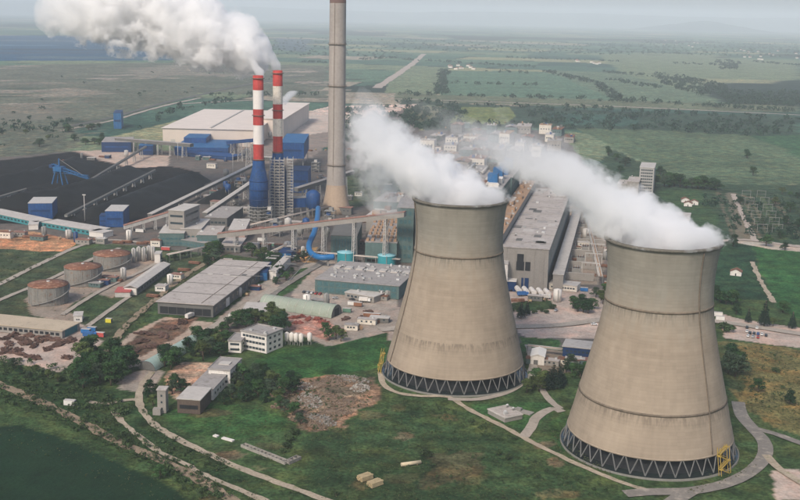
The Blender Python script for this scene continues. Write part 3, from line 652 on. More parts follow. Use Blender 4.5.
KA = [(-3, 0, 0, 25.8), (0, 0, 0, 26.2), (4, -5, 1, 26), (9, -14, 2, 26), (16, -25, 4, 25), (24, -33, 6, 22), (32, -42, 8, 18), (39, -48, 10, 16), (46, -52, 12, 12), (54, -55, 14, 7), (62, -58, 18, 2)]
steam_body('white steam drifting left off the left cooling tower', (T1[0], T1[1], 104.8), 'z', KA, .15, .085, .62, .08, .24, .75, cap_r=(.9, 26.1), thin=(12, 56, .14), tear=3.2)
KB = [(-3, 0, 0, 25.8), (0, 0, 0, 26.2), (4, -4, 1, 26), (9, -12, 4, 24), (17, -25, 8, 22), (27, -43, 14, 22), (35, -59, 20, 21), (42, -76, 26, 18), (48, -93, 32, 14), (56, -110, 38, 8), (62, -122, 42, 2)]
steam_body('white steam drifting left off the right cooling tower', (T2[0], T2[1], 104.8), 'z', KB, .16, .080, .66, .08, .24, .75, cap_r=(.9, 26.1), thin=(8, 46, .07), tear=4.5)
# thin torn wisps further down the wind
w1 = cam_point(388, 205, 665)
steam_body('thin torn steam wisps left of the left cooling tower', w1, 'z', [(-6, 0, 0, 8), (2, -3, 0, 13), (14, -8, 4, 15), (30, -12, 8, 15), (48, -10, 10, 13), (60, -8, 12, 4)], .045, .10, 1.1, .15, .6, .7, name='steam_wisp', lump=2.0)
w2 = cam_point(470, 140, 700)
steam_body('thin torn steam wisps above the boiler houses', cam_point(560, 150, 700), '-x', [(-12, -6, 0, 8), (8, -6, 4, 18), (30, 0, 10, 20), (55, -2, 16, 18), (80, -2, 20, 14), (96, 2, 24, 5)], .018, .10, 1.2, .15, .6, .7, name='steam_wisp', lump=2.0)
# ================================================================== plant buildings
m_glass = mat('window_glass', (.035, .05, .06), .25, .3, .4, spec=.6)
m_tealglass = mat('teal_glazing', (.05, .12, .13), .35, .35, .3, spec=.5)
m_flat = mat('weathered_flat_roof', (.40, .36, .33), .9, .16, .08, fine=.5, stain=((.26, .23, .2), .35))
m_flat2 = mat('grey_felt_roof', (.30, .28, .265), .9, .18, .1, fine=.6, stain=((.2, .18, .16), .3))
m_flat3 = mat('pale_sheet_roof', (.46, .43, .395), .8, .14, .1, fine=.5, stain=((.36, .32, .28), .3))
m_wall = mat('pale_concrete_wall', (.27, .25, .225), .9, .15, .12, streak=.25)
m_walld = mat('grey_wall', (.13, .128, .12), .9, .15, .12, streak=.2)
m_tealwall = mat('faded_teal_wall', (.09, .14, .135), .85, .2, .15, streak=.25)
m_whitewall = mat('white_render', (.66, .62, .57), .85, .12, .2, streak=.22, stain=((.42, .38, .33), .2))
m_beigehall = mat('beige_hall_sheet', (.62, .53, .455), .8, .10, .05, streak=.15)
m_beigeroof = mat('beige_hall_roof', (.66, .58, .51), .8, .10, .04, fine=.3)
m_rust = mat('rusty_steel', (.17, .08, .05), .9, .35, .25, fine=.8, stain=((.32, .2, .13), .3))
m_redroof = mat('reddish_conveyor_roof', (.24, .125, .095), .9, .25, .1, stain=((.33, .24, .2), .3))
m_vent = mat('roof_vent_metal', (.42, .42, .41), .6, .25, .5, obj_var=.3)
m_green = mat('pale_green_vault', (.27, .31, .25), .7, .14, .1, streak=.1, stain=((.25, .27, .2), .25))
m_coal = mat('coal', (.005, .006, .007), .85, .4, .2, fine=.8, bump=.5)
m_brown = mat('brown_duct', (.34, .22, .14), .85, .25, .2)
RND = random.Random(5)

def windows(t, w_, d_, side, n, rows, ww, wh, z0, dz, m_=None, margin=1.5, name='window'):
    """rows of panes set 4 cm proud of a wall; alike panes share one mesh"""
    m_ = m_ or m_glass
    span = (w_ if side in 'fb' else d_) - 2 * margin
    me = MB().box(0, 0, 0, ww, .12, wh).mesh(name)
    for r_ in range(rows):
        for k in range(n):
            u = -span / 2 + span * (k + .5) / n; o = link(name, me, m_, t)
            if side == 'f': o.location = (u, -d_ / 2 - .02, z0 + r_ * dz)
            if side == 'b': o.location = (u, d_ / 2 + .02, z0 + r_ * dz)
            if side == 'r': o.location = (w_ / 2 + .02, u, z0 + r_ * dz); o.rotation_euler.z = PI / 2
            if side == 'l': o.location = (-w_ / 2 - .02, u, z0 + r_ * dz); o.rotation_euler.z = PI / 2
def building(name, label, cat, A, B, C, h, wall, roof, style='flat', over=.4, vents=0, seed=0, group=None, dims=None, parapet=.0, rise=3.0, z0=0):
    ctr, ang, w_, d_ = rect(A, B, C, h) if dims is None else dims
    t = thing(name, label, cat, ctr, ang, group)
    MB().box(0, 0, z0, w_, d_, h - .3 - z0).build('wall', wall, t)
    if style == 'flat':
        r = MB().box(0, 0, h - .3, w_ + 2 * over, d_ + 2 * over, .5)
        if parapet:
            for sx, sy, px_, py_ in ((w_ + 2 * over, .3, 0, -d_ / 2 - over + .15), (w_ + 2 * over, .3, 0, d_ / 2 + over - .15), (.3, d_ + 2 * over - .6, -w_ / 2 - over + .15, 0), (.3, d_ + 2 * over - .6, w_ / 2 + over - .15, 0)):
                r.box(px_, py_, h + .2, sx, sy, parapet)
    elif style == 'gable':
        r = MB().gable(w_, d_, h - .3, rise, over)
        for s in (-1, 1): MB().face_block([(-w_ / 2, s * (d_ / 2 - .05), h - .3), (w_ / 2, s * (d_ / 2 - .05), h - .3), (0, s * (d_ / 2 - .05), h - .3 + rise)], [(0, 1, 2) if s < 0 else (2, 1, 0)]).build('gable_end', wall, t)
    r = r.build('roof', roof, t)
    rnd = random.Random(seed + 99)
    for k in range(vents):
        q = rnd.random(); x, y = rnd.uniform(-.44, .44) * w_, rnd.uniform(-.44, .44) * d_
        mb = MB()
        if q < .5: mb.box(x, y, h + .2, rnd.uniform(1.2, 2.6), rnd.uniform(1.2, 3), rnd.uniform(.7, 1.8))
        elif q < .8: mb.lathe([(h + .2, .6), (h + 1.6, .6), (h + 1.6, 1.0), (h + 2.2, .3)], 10, x, y)
        else: mb.box(x, y, h + .2, rnd.uniform(2, 3.5), 1.4, 1.0); mb.box(x, y, h + 1.2, 1.2, 1.2, .7)
        mb.build('roof_vent', m_vent, r)
    return t, w_, d_

# --- large flat hall, front left of the plant
t, w_, d_ = building('warehouse', 'large long hall with pale flat roof and dark open front bay', 'warehouse', (161, 299), (213, 305), (269, 262.5), 9.0, m_walld, m_flat, over=1.0)
for k in range(4):
    MB().box(0, -d_ / 2 + (k + .9) * d_ / 4.6, 9.21, w_ + 1.6, .5, .25).build('roof_joint', m_walld, t)
MB().box(.28 * w_, 0, 9.25, .45, d_ * .98, .18).build('roof_cable', m_pipe, t)
windows(t, w_, d_, 'r', 14, 1, 4.6, 3.4, 2.2, 3, m_glass)
windows(t, w_, d_, 'f', 6, 1, 6.0, 5.0, .6, 3, m_dark, name='open_bay')
MB().box(w_ / 2 + .1, -d_ * .27, .1, .3, 7, 6).build('white_door', m_whitewall, t)
for k in range(6):
    MB().box(RND.uniform(-.3, .4) * w_, d_ * RND.uniform(.05, .4), 9.2, RND.uniform(3, 8), RND.uniform(1.5, 3), .3).build('skylight', m_flat3, t)
t, _, _ = building('blue_shed', 'small bright blue shed at the far end of the large hall', 'shed', (259, 270), (267, 272), (271, 262), 7, m_sky, m_navy)
t, _, _ = building('white_annex', 'narrow white walled block beside the small blue shed', 'building', (272, 268), (276, 271), (291, 256), 7, m_whitewall, m_flat3)
rf_ = random.Random(17)
for k in range(16): MB().box(rf_.uniform(-.45, .45) * w_, rf_.uniform(-.46, .46) * d_, 9.2, rf_.uniform(2, 9), rf_.uniform(1.5, 6), .07).build('roof_patch', rf_.choice((m_flat2, m_flat3, m_walld)), t)
for k in range(10): MB().lathe([(9.2, .5), (10.2, .5), (10.2, .9), (10.7, .2)], 10, rf_.uniform(-.4, .4) * w_, (k - 4.5) * d_ / 10.5).build('roof_vent', m_vent, t)
MB().box(w_ / 2 + 1.05, 0, 8.5, .35, d_ + 1.6, .4).build('gutter', m_steel, t)
# --- long glazed hall
t, w_, d_ = building('glazed_hall', 'wide flat hall with blue green glazed front and cluttered grey roof', 'industrial hall', (315, 279), (399, 286), (410, 266.5), 10.5, m_tealwall, m_flat2, over=.6, vents=46, seed=3)
windows(t, w_, d_, 'f', 13, 2, 4.0, 3.4, 1.2, 4.4, m_tealglass)
windows(t, w_, d_, 'l', 6, 2, 4.0, 3.4, 1.2, 4.4, m_sky)
for k in range(7):
    MB().box(-w_ / 2 + (k + .5) * w_ / 7, .15 * d_, 10.7, 5.5, d_ * .12, .9).build('roof_lantern', m_flat3, t)
t, w_, d_ = building('low_annex', 'low pale annex in front of the glazed hall', 'building', (345, 292), (374, 297), (377, 290), 4.5, m_wall, m_flat3, vents=4, seed=8)
windows(t, w_, d_, 'f', 7, 1, 2.2, 1.4, 1.5, 3)
# --- turbine hall
hall = building('turbine_hall', 'huge long turbine hall with grey flat roof behind the left tower', 'turbine hall', (503, 245.4), (549, 249.5), (571, 190), 33.0, m_wall, m_flat, over=.6, vents=14, seed=12)
t, w_, d_ = hall
for k in range(9):
    MB().box(0, -d_ / 2 + (k + .6) * d_ / 9.2, 33.21, w_ + .8, .5, .35).build('roof_joint', m_flat2, t)
MB().box(-.03 * w_, -d_ / 2 - .1, 15, w_ * .30, .5, 7).build('dark_opening', m_dark, t)
MB().box(-.10 * w_, -d_ / 2 - .12, 22, w_ * .14, .5, 6).build('dark_opening', m_dark, t)
MB().box(.02 * w_, -d_ / 2 - .1, .1, w_ * .16, .4, 9).build('blue_door', m_navy, t)
for k in range(5): MB().box(-w_ / 2 + (k + .5) * w_ / 5, -d_ / 2 - .12, 0, .7, .5, 32.6).build('pilaster', m_wall, t)
windows(t, w_, d_, 'r', 24, 2, 5.5, 6, 8, 13, m_tealglass)
for k in range(30): MB().box(rf_.uniform(-.45, .45) * w_, rf_.uniform(-.47, .47) * d_, 33.2, rf_.uniform(2, 9), rf_.uniform(3, 14), .08).build('roof_patch', rf_.choice((m_flat2, m_flat3, m_flat2, m_walld)), t)
HC, HA = Vector(t.location), t.rotation_euler.z
HU, HV = Vector((math.cos(HA), math.sin(HA), 0)), Vector((-math.sin(HA), math.cos(HA), 0))
def by_hall(u, v): return HC + HU * u + HV * v
def hall_box(name, label, cat, u, v, w2, d2, h, wall, roof, vents=0, seed=0, **k):
    return building(name, label, cat, None, None, None, h, wall, roof, vents=vents, seed=seed, dims=(by_hall(u, v), HA, w2, d2), **k)
t2_, w2, d2 = hall_box('side_gallery', 'narrow pale roofed gallery along the right side of the turbine hall', 'building', w_ / 2 + 8, 0, 8, d_ * .98, 13, m_wall, m_flat3)
windows(t2_, w2, d2, 'r', 26, 1, 4, 3, 6, 4, m_dark)
t2_, w2, d2 = hall_box('deaerator_bay', 'brown roofed bay full of ducts along left side of the turbine hall', 'building', -w_ / 2 - 8, 4, 13, d_, 40, m_wall, m_brown, vents=30, seed=31)
for k in range(9): MB().box(RND.uniform(-3, 3), -d2 / 2 + (k + .5) * d2 / 9, 40.2, 4, RND.uniform(6, 14), RND.uniform(1.5, 4)).build('roof_duct', m_brown, t2_)
# boiler houses: a row left of the hall
for i, (v, hh, lab) in enumerate(((-75, 46, 'nearest boiler house, mostly behind the left cooling tower'), (15, 58, 'middle boiler house with cluttered roof above the left tower steam'), (105, 56, 'farthest boiler house with cluttered roof behind the steam'))):
    t2_, w2, d2 = hall_box('boiler_house', lab, 'boiler house', -w_ / 2 - 45, v, 56, 76, hh, m_tealwall if i else m_walld, m_flat2, vents=34, seed=40 + i)
    windows(t2_, w2, d2, 'f', 8, 5, 4.5, 5, 5, 9, m_tealglass); windows(t2_, w2, d2, 'r', 8, 1, 5, 5, hh - 9, 9, m_tealglass)
    for k in range(7):
        MB().box(RND.uniform(-22, 22), RND.uniform(-30, 30), hh + .2, RND.uniform(4, 12), RND.uniform(4, 14), RND.uniform(2, 7), RND.choice((0, 0, .3))).build('roof_housing', RND.choice((m_flat3, m_brown, m_walld, m_whitewall, m_rust)), t2_)
    for k in range(3): MB().tube([(-18 + 16 * k, -34, hh + 3), (-18 + 16 * k, 30, hh + 3)], 1.1, 10).build('roof_pipe', m_palesteel, t2_)
    for k in range(2):
        MB().box(18, -20 + 40 * k, hh + .2, 9, 11, 11).build('bright_blue_housing', m_sky, t2_)
for i, (u, v, a_, b_, hh) in enumerate(((-110, -10, 26, 60, 30), (-112, 70, 30, 56, 34), (-150, 20, 30, 40, 22), (-155, 90, 34, 60, 26), (-60, 185, 60, 50, 30), (-120, 160, 40, 40, 24), (-20, 180, 40, 40, 26))):
    labs = ('low precipitator block nearest to the tall chimney', 'second precipitator block left of the middle boiler house', 'small grey block between chimney and precipitators', 'pale roofed block behind the precipitators', 'wide block at the far end of the boiler row', 'squat block at the far left end of the boiler row', 'grey block closing the far end of the turbine hall')
    t2_, w2, d2 = hall_box('precipitator_block', labs[i], 'industrial building', u, v, a_, b_, hh, (m_tealwall, m_walld, m_wall)[i % 3], (m_flat2, m_flat, m_flat3)[i % 3], vents=16, seed=60 + i)
    for k in range(5): MB().box(RND.uniform(-.4, .4) * a_, RND.uniform(-.4, .4) * b_, hh + .2, RND.uniform(3, 8), RND.uniform(3, 10), RND.uniform(1.5, 5)).build('roof_housing', RND.choice((m_flat3, m_brown, m_walld, m_rust)), t2_)

# --- block with egg-crate roof of fans, left of the tower
t, w_, d_ = building('fan_block', 'pale green block with a roof crowded by pale fan boxes', 'industrial building', (366, 240), (397, 243), (404, 216), 19, m_tealwall, m_flat2, over=.3)
nx, ny = 7, 9
fan = MB().box(0, 0, 0, w_ / nx * .62, d_ / ny * .55, 1.7).mesh('fan_box')
for i in range(nx):
    for j in range(ny):
        if RND.random() < .12: continue
        o = link('fan_box', fan, (m_flat3, m_brown, m_walld, m_flat3)[RND.randrange(4)], t); o.location = (-w_ / 2 + (i + .5) * w_ / nx + RND.uniform(-.4, .4), -d_ / 2 + (j + .5) * d_ / ny, 19.2)
windows(t, w_, d_, 'f', 6, 1, 3.4, 2.2, 2, 4, m_dark)
t, w_, d_ = building('boiler_bunker', 'dark teal tall bunker block just left of the left cooling tower', 'industrial building', (398, 206), (414, 208), (417, 198), 48, m_tealwall, m_flat2)
windows(t, w_, d_, 'f', 3, 6, 2.6, 3.5, 4, 7.5, m_tealglass)
t, w_, d_ = building('teal_hall', 'teal ribbed block under the conveyor beside the bright blue pipe', 'industrial building', (332, 233), (357, 236), (362, 222), 18, m_tealwall, m_walld)
windows(t, w_, d_, 'f', 8, 1, 1.2, 12, 3, 4, m_tealglass)
# --- teal water tanks
for px, py, lab in ((346, 263, 'bright teal round tank, the left one of two behind the glazed hall'), (386.5, 266, 'bright teal round tank, right one of two behind the glazed hall')):
    q = ground_of(px, py); t = thing('storage_tank', lab, 'tank', q); r = 7.6
    MB().lathe([(0, r), (9.5, r)], 36, cap0=False, cap1=False).build('shell', mat('teal_tank_paint', (.03, .26, .30), .5, .15, .2, streak=.1), t)
    rf = MB().lathe([(9.45, r + .15), (9.8, r + .15), (11.0, .1)], 36).build('roof', mat('pale_teal_roof', (.22, .45, .50), .6, .15, .2), t)
    MB().lathe([(10.9, .8), (11.6, .8)], 10).build('hatch', m_palesteel, rf); MB().bar((0, -r - .3, 0), (0, -r - .3, 10), .5).build('ladder', m_steel, t)

# --- conveyors on trestles
def conveyor(label, P0, z0, P1, z1, w_=5, h_=3.6, roof=None, side=None, ntr=4, foot=0.0, group=None):
    """inclined gallery between two ground points at floor heights z0, z1"""
    a_, b_ = G(*P0), G(*P1); d = b_ - a_; ln = d.length; t = thing('conveyor', label, 'conveyor', (a_.x, a_.y, 0), math.atan2(d.y, d.x), group)
    y = w_ / 2; sec = [(-y, 0), (y, 0), (y, h_), (-y, h_)]
    MB().face_block([(0, u, z0 + v) for u, v in sec] + [(ln, u, z1 + v) for u, v in sec], [(3, 2, 1, 0), (4, 5, 6, 7), (0, 1, 5, 4), (1, 2, 6, 5), (2, 3, 7, 6), (3, 0, 4, 7)]).build('gallery', side or m_palesteel, t)
    sec = [(-y - .35, h_ - .1), (y + .35, h_ - .1), (y + .35, h_ + .15), (0, h_ + .9), (-y - .35, h_ + .15)]; n5 = 5
    MB().face_block([(-.3, u, z0 + v) for u, v in sec] + [(ln + .3, u, z1 + v) for u, v in sec], [tuple(reversed(range(5))), tuple(range(5, 10))] + [(k, (k + 1) % 5, 5 + (k + 1) % 5, 5 + k) for k in range(5)]).build('roof', roof or m_redroof, t)
    for k in range(ntr):
        f_ = (k + .6) / (ntr + .2); x = ln * f_; zt = z0 + (z1 - z0) * f_; tb = MB()
        if zt < 2: continue
        for s in (-1, 1):
            tb.bar((x - .9, s * (y + zt * .04), 0), (x - .7, s * (y - .3), zt + .1), .55); tb.bar((x + .9, s * (y + zt * .04), 0), (x + .7, s * (y - .3), zt + .1), .55)
        z = 0; fl = 1
        while z < zt - 3:
            zz = min(z + 5, zt); tb.bar((x, -y, z), (x, y, zz), .3); tb.bar((x, y, z), (x, -y, zz), .3); tb.bar((x, -y, zz), (x, y, zz), .3)
            for s in (-1, 1): tb.bar((x - .9, s * y, z), (x + .9, s * y, zz), .22)
            z += 5
        tb.build('trestle', m_palesteel, t)
    return t
conveyor('long inclined coal conveyor with reddish roof rising to the boiler house', (219, 250), 11, (404, 268), 44, 6, 4.2, m_redroof, m_wall, 6)
conveyor('inclined conveyor rising from the coal yard edge to the concrete crusher tower', (124, 231), 2, (174, 228), 14, 5, 3.6, m_redroof, m_palesteel, 4)
conveyor('pale conveyor bringing coal from the yard to striped stacks', (205, 222), 6, (252, 196), 14, 5, 3.5, m_flat3, m_walld, 4)
conveyor('long low pale conveyor along the right edge of the coal yard', (150, 220), 3, (262, 168), 8, 5, 3.2, m_flat3, m_walld, 7)
conveyor('conveyor crossing behind the blue ducts toward the chimney', (296, 206), 16, (352, 196), 26, 6, 4, m_flat2, m_walld, 4)
conveyor('thin conveyor crossing the middle of the coal yard', (66, 219), 2, (155, 177), 7, 3, 2.2, m_walld, m_steel, 9)
conveyor('thin conveyor reaching the blue stacker in the coal yard', (84, 187), 2, (146, 156), 12, 3, 2.4, m_walld, m_steel, 7)
conveyor('low conveyor at the left end of the coal yard', (-20, 206), 2, (26, 195), 5, 3, 2.2, m_walld, m_steel, 4)
conveyor('long grey conveyor behind the coal yard between blue buildings', (117, 150), 14, (192, 158), 16, 8, 4.5, m_flat2, m_walld, 6)
conveyor('conveyor from the blue hall to left striped stack', (228, 152), 12, (254, 172), 40, 5, 4, m_blue, m_blue, 3)
# --- crusher tower and its stepped blocks
t, w_, d_ = building('crusher_tower', 'tall pale concrete crusher tower with dark window bands', 'building', (173.5, 208), (184, 211), (199.5, 204.5), 30, m_wall, m_flat3)
for r_ in range(4):
    for s, n_, L_ in (('f', 1, w_ * .8), ('r', 1, d_ * .8)): windows(t, w_, d_, s, n_, 1, L_, 2.0, 4 + r_ * 6.6, 3, m_glass, 1.0, 'window_band')
for nm, A, B, C, hh, wl, rf, lab in (('stepped_block', (183, 226), (201, 229), (210, 219), 14, m_wall, m_flat3, 'stepped pale block right of the crusher tower'), ('stepped_block', (199, 232), (219, 235), (225, 226), 12, m_tealwall, m_flat, 'low teal walled block at the foot of the long conveyor'), ('stepped_block', (162, 229), (184, 233), (188, 226), 12, m_tealwall, m_flat3, 'low teal glazed block in front of crusher tower'), ('stepped_block', (158, 236), (205, 243), (208, 239), 6, m_tealwall, m_flat2, 'lowest long teal block in front of crusher tower')):
    t, w_, d_ = building(nm, lab, 'building', A, B, C, hh, wl, rf, vents=2, seed=len(lab)); windows(t, w_, d_, 'f', max(3, int(w_ / 4)), max(1, int(hh / 5)), 2.6, 1.8, 1.6, 4.2, m_tealglass)
t, w_, d_ = building('workshop', 'grey workshop with pale roof beside the coal conveyor', 'building', (208, 215), (227, 218), (243, 207), 9, m_walld, m_flat2, vents=3, seed=4); windows(t, w_, d_, 'f', 5, 1, 3, 2, 3, 3)
t, w_, d_ = building('workshop', 'pinkish walled block in front of the left striped stack', 'building', (230, 227), (245, 230), (250, 219), 11, mat('pink_wall', (.42, .30, .26), .85, .15, .2, streak=.2), m_flat3, vents=2, seed=6)
t, w_, d_ = building('workshop', 'low grey block under the left end of the long conveyor', 'building', (222, 243), (240, 246), (246, 238), 6, m_walld, m_flat, vents=2, seed=7); windows(t, w_, d_, 'f', 4, 1, 2, 2, 2, 3)
t, w_, d_ = building('blue_shed', 'small dark blue shed beneath the long conveyor', 'shed', (280, 251), (291, 253), (296, 248), 7, m_sky, m_navy)
# --- blue ducts and boxes round the chimney
t = thing('flue_duct', 'large dark blue horizontal flue duct between stacks and chimney', 'duct', ground_of(300, 214))
p0, p1 = G(284, 216), G(318, 214); o_ = Vector(t.location)
a_, b_ = p0 - o_, p1 - o_
mb = MB(); mb.bar(a_ + Vector((0, 0, 14)), b_ + Vector((0, 0, 14)), 9, 10); mb.build('duct', m_blue, t)
MB().bar(a_ + Vector((0, 0, 19.2)), b_ + Vector((0, 0, 19.2)), 9.6, .5).build('duct_roof', m_steel, t)
for k in range(5):
    q = a_.lerp(b_, (k + .5) / 5)
    for s in (-3.5, 3.5): MB().bar(q + Vector((0, s, 0)), q + Vector((0, s, 9.2)), .8).build('support_post', m_steel, t)
t = thing('blue_vessel', 'round dark blue vessel standing beside the chimney foot', 'vessel', ground_of(313, 216))
MB().lathe([(6, 3), (10, 7.4), (24, 7.4), (27, 4), (28, 1)], 28).build('vessel', m_blue, t)
lg = MB()
for k in range(8): lg.bar((6.5 * math.cos(k * PI / 4), 6.5 * math.sin(k * PI / 4), 0), (6.8 * math.cos(k * PI / 4), 6.8 * math.sin(k * PI / 4), 12), .6)
lg.build('support_frame', m_steel, t)
t = thing('blue_pipe', 'thick bright blue elbow pipe under the long conveyor', 'pipe', ground_of(316, 256))
o_ = Vector(t.location); P_ = [(318, 216, 20), (317, 228, 19), (314, 238, 16), (309, 245, 11), (311, 250, 8), (320, 254, 7.5), (334, 254, 8)]
MB().tube([q - o_ for q in smooth_line([G(x, y + 12, 0) + Vector((0, 0, z)) for x, y, z in P_], 2.0)], 2.5, 16).build('pipe', mat('bright_blue_pipe', (.012, .13, .33), .45, .15, .2), t)
sd = MB()
for x, y in ((318, 230), (309, 257), (328, 266)):
    q = G(x, y) - o_; sd.box(q.x, q.y, 0, 1.2, 1.2, 7)
sd.build('pipe_stand', m_steel, t)
def blue_box(A, B, C, hh, label, m1=m_blue, m2=m_navy, nm='blue_house', z0=0):
    t, w_, d_ = building(nm, label, 'industrial building', A, B, C, hh, m1, m2, over=.2, z0=z0)
    if z0:
        for sx in (-.45, 0, .45):
            for sy in (-.45, .45): MB().box(sx * w_, sy * d_, 0, .9, .9, z0).build('post', m_steel, t)
    MB().box(0, -d_ / 2 - .1, z0 + (hh - z0) * .45, w_ * .8, .3, (hh - z0) * .12).build('louvre_band', m_navy if m1 is not m_navy else m_blue, t)
    return t
blue_box((292, 169), (308, 171), (311, 166), 26, 'square dark blue house between striped stacks and chimney')
blue_box((283, 139), (304, 143), (309, 134), 40, 'bright blue house raised on posts behind the right striped stack', m_blue, m_sky, z0=19)
blue_box((180, 143), (228, 148), (236, 140), 11, 'long blue conveyor hall left of the striped stacks', m_blue, m_sky)
blue_box((186, 136), (206, 138), (212, 133), 19, 'raised blue upper storey on the long conveyor hall', m_blue, m_sky)
blue_box((103, 140), (131, 142), (134, 137), 15, 'dark blue block at far left of the rear conveyor', m_navy, m_flat2)
blue_box((140, 144), (153, 145.5), (156, 141), 14, 'small blue block under the rear grey conveyor', m_navy, m_sky)
blue_box((176, 152), (232, 157), (236, 154), 5, 'low blue block beneath the long conveyor hall', m_navy, m_blue)
blue_box((30, 201), (52, 203), (57, 197), 16, 'blue transfer house at the left front of the coal yard', m_blue, m_palesteel)
blue_box((107, 209), (123, 211), (129, 205), 16, 'blue transfer house at the right front of coal yard', m_blue, m_palesteel)
blue_box((100, 215), (107, 216), (109, 213), 10, 'small blue lean-to beside the right transfer house', m_blue, m_navy, 'blue_shed')
blue_box((114, 112), (121, 113), (123, 110), 28, 'blue drive tower beside dark road behind the coal yard', m_sky, m_navy)
# --- long low teal feeder building at the front edge of the coal yard
for A, B, C, lab in (((-15, 211), (36, 222), (40, 217), 'long teal feeder shed left of the left transfer house'), ((42, 222), (95, 231), (98, 226), 'long teal feeder shed between the two blue transfer houses')):
    t, w_, d_ = building('feeder_shed', lab, 'shed', A, B, C, 5, mat('teal_sheet', (.05, .22, .24), .6, .3, .2, streak=.2), m_flat3); windows(t, w_, d_, 'f', max(6, int(w_ / 6)), 1, 3, 1.6, 1.8, 3, m_glass)
for A, B, C, lab in (((29, 223), (38, 224.5), (39, 221), 'small white hut at the joint of the feeder sheds'), ((89, 231), (103, 233), (105, 229.5), 'small white hut at the right end of feeder sheds')):
    building('hut', lab, 'hut', A, B, C, 5, m_whitewall, m_flat3)
# --- beige halls in the back
t, w_, d_ = building('storage_hall', 'vast beige storage hall with pale roof behind the striped stacks', 'storage hall', (189.6, 116), (256, 130), (283, 111), 27, m_beigehall, m_beigeroof, over=2.0)
MB().box(0, 0, 27.2, 3, d_ * .96, 1.2).build('ridge_vent', m_flat3, t)
windows(t, w_, d_, 'f', 5, 1, 7, 9, .2, 4, m_flat3, name='roller_door')
t, w_, d_ = building('storage_hall', 'second beige hall with raised roof right of the vast hall', 'storage hall', (258, 116), (283, 119), (309, 103), 34, m_beigehall, m_beigeroof, over=2.0)
# --- coal heaps
def heap(name, label, cat, pts, height, mt, seed, z0=-.3, nseg=None):
    """elongated mound along a ground line: ragged, slumped sides"""
    ln = smooth_line([G(*q[:2]) for q in pts], 6.0); ws = [q[2] for q in pts]; mb = MB(); M_ = 15; vs_ = []; n_ = len(ln)
    org = ln[n_ // 2].copy()
    for i, q in enumerate(ln):
        d = (ln[min(i + 1, n_ - 1)] - ln[max(i - 1, 0)]).normalized(); nr = Vector((-d.y, d.x, 0)); s = i / (n_ - 1); wdt = np.interp(s, np.linspace(0, 1, len(ws)), ws)
        e = min(1, min(s, 1 - s) * n_ * 6.0 / (wdt * .5 + .1)) ** .7
        for j in range(M_):
            u = -1 + 2 * j / (M_ - 1); p = q + nr * (u * wdt / 2 * (.35 + .65 * e)) - org
            h_ = max(0, 1 - abs(u) ** 1.25) * e * height; nz = float(fbm(p.x + seed * 77, p.y, 14, 3)); h_ *= 1 + .28 * nz
            vs_.append((p.x + nz, p.y - nz, z0 + h_))
    mb.face_block(vs_, [((i * M_ + j), (i * M_ + j + 1), ((i + 1) * M_ + j + 1), ((i + 1) * M_ + j)) for i in range(n_ - 1) for j in range(M_ - 1)], True)
    o = mb.build(name, mt); o.location = (org.x, org.y, 0)
    return tag(o, label, cat)
heap('coal_heap', 'long black coal heap at the back of the yard near the blue stacker', 'coal heap', [(-30, 192, 60), (20, 182, 66), (60, 172, 66), (82, 163, 50)], 13, m_coal, 1)
heap('coal_heap', 'long black coal heap in the middle of the yard', 'coal heap', [(-5, 207, 50), (50, 200, 62), (100, 186, 66), (135, 172, 56)], 12, m_coal, 2)
heap('coal_heap', 'long black coal heap at the right side between two conveyors', 'coal heap', [(88, 219, 44), (130, 204, 58), (165, 190, 60), (198, 178, 48)], 11, m_coal, 3)
heap('coal_heap', 'small black coal heap beside the pale conveyor near the stacks', 'coal heap', [(205, 204, 24), (225, 193, 30), (244, 184, 22)], 7, m_coal, 4)
# blue stacker on the coal
t = thing('coal_stacker', 'blue lattice coal stacker standing on the black heap', 'stacker', ground_of(60, 184), math.radians(-20))
lt = MB()
for sx in (-7, 7):
    for sy in (-5, 5): lt.bar((sx * 1.1, sy, 0), (sx * .5, sy * .6, 16), 1.2)
lt.build('portal_leg', m_sky, t)
MB().box(0, 0, 15.5, 12, 9, 6).build('machine_house', m_sky, t)
bo = MB()
for s in (-1.5, 1.5):
    bo.bar((-10, s, 20), (42, s, 9), .8); bo.bar((-10, s, 24), (42, s, 11), .6)
    for k in range(10): bo.bar((-10 + 5.2 * k, s, 20 - 1.1 * k), (-7.4 + 5.2 * k, s, 23.5 - 1.3 * k), .35)
bo.box(16, 0, 13.2, 50, 2, .5); bo.build('boom', m_sky, t)
MB().bar((0, 0, 21), (0, 0, 31), 1.4).build('mast', m_sky, t); MB().bar((0, 0, 30.5), (36, 0, 12), .35).build('stay', m_steel, t); MB().box(-11, 0, 19, 5, 4, 4).build('counterweight', m_navy, t)
# --- floodlight masts
for px, py, hh, lab in ((85, 221, 26, 'slim floodlight mast in front of the coal yard'), (178, 160, 24, 'slim pale mast behind the coal yard'), (233, 174, 26, 'white T shaped mast left of the striped stacks')):
    t = thing('light_mast', lab, 'mast', ground_of(px, py)); MB().lathe([(0, .55), (hh, .3)], 8).build('pole', m_palesteel, t)
    MB().box(0, 0, hh, 3.4, .6, 1.0).build('lamp_head', m_palesteel, t)

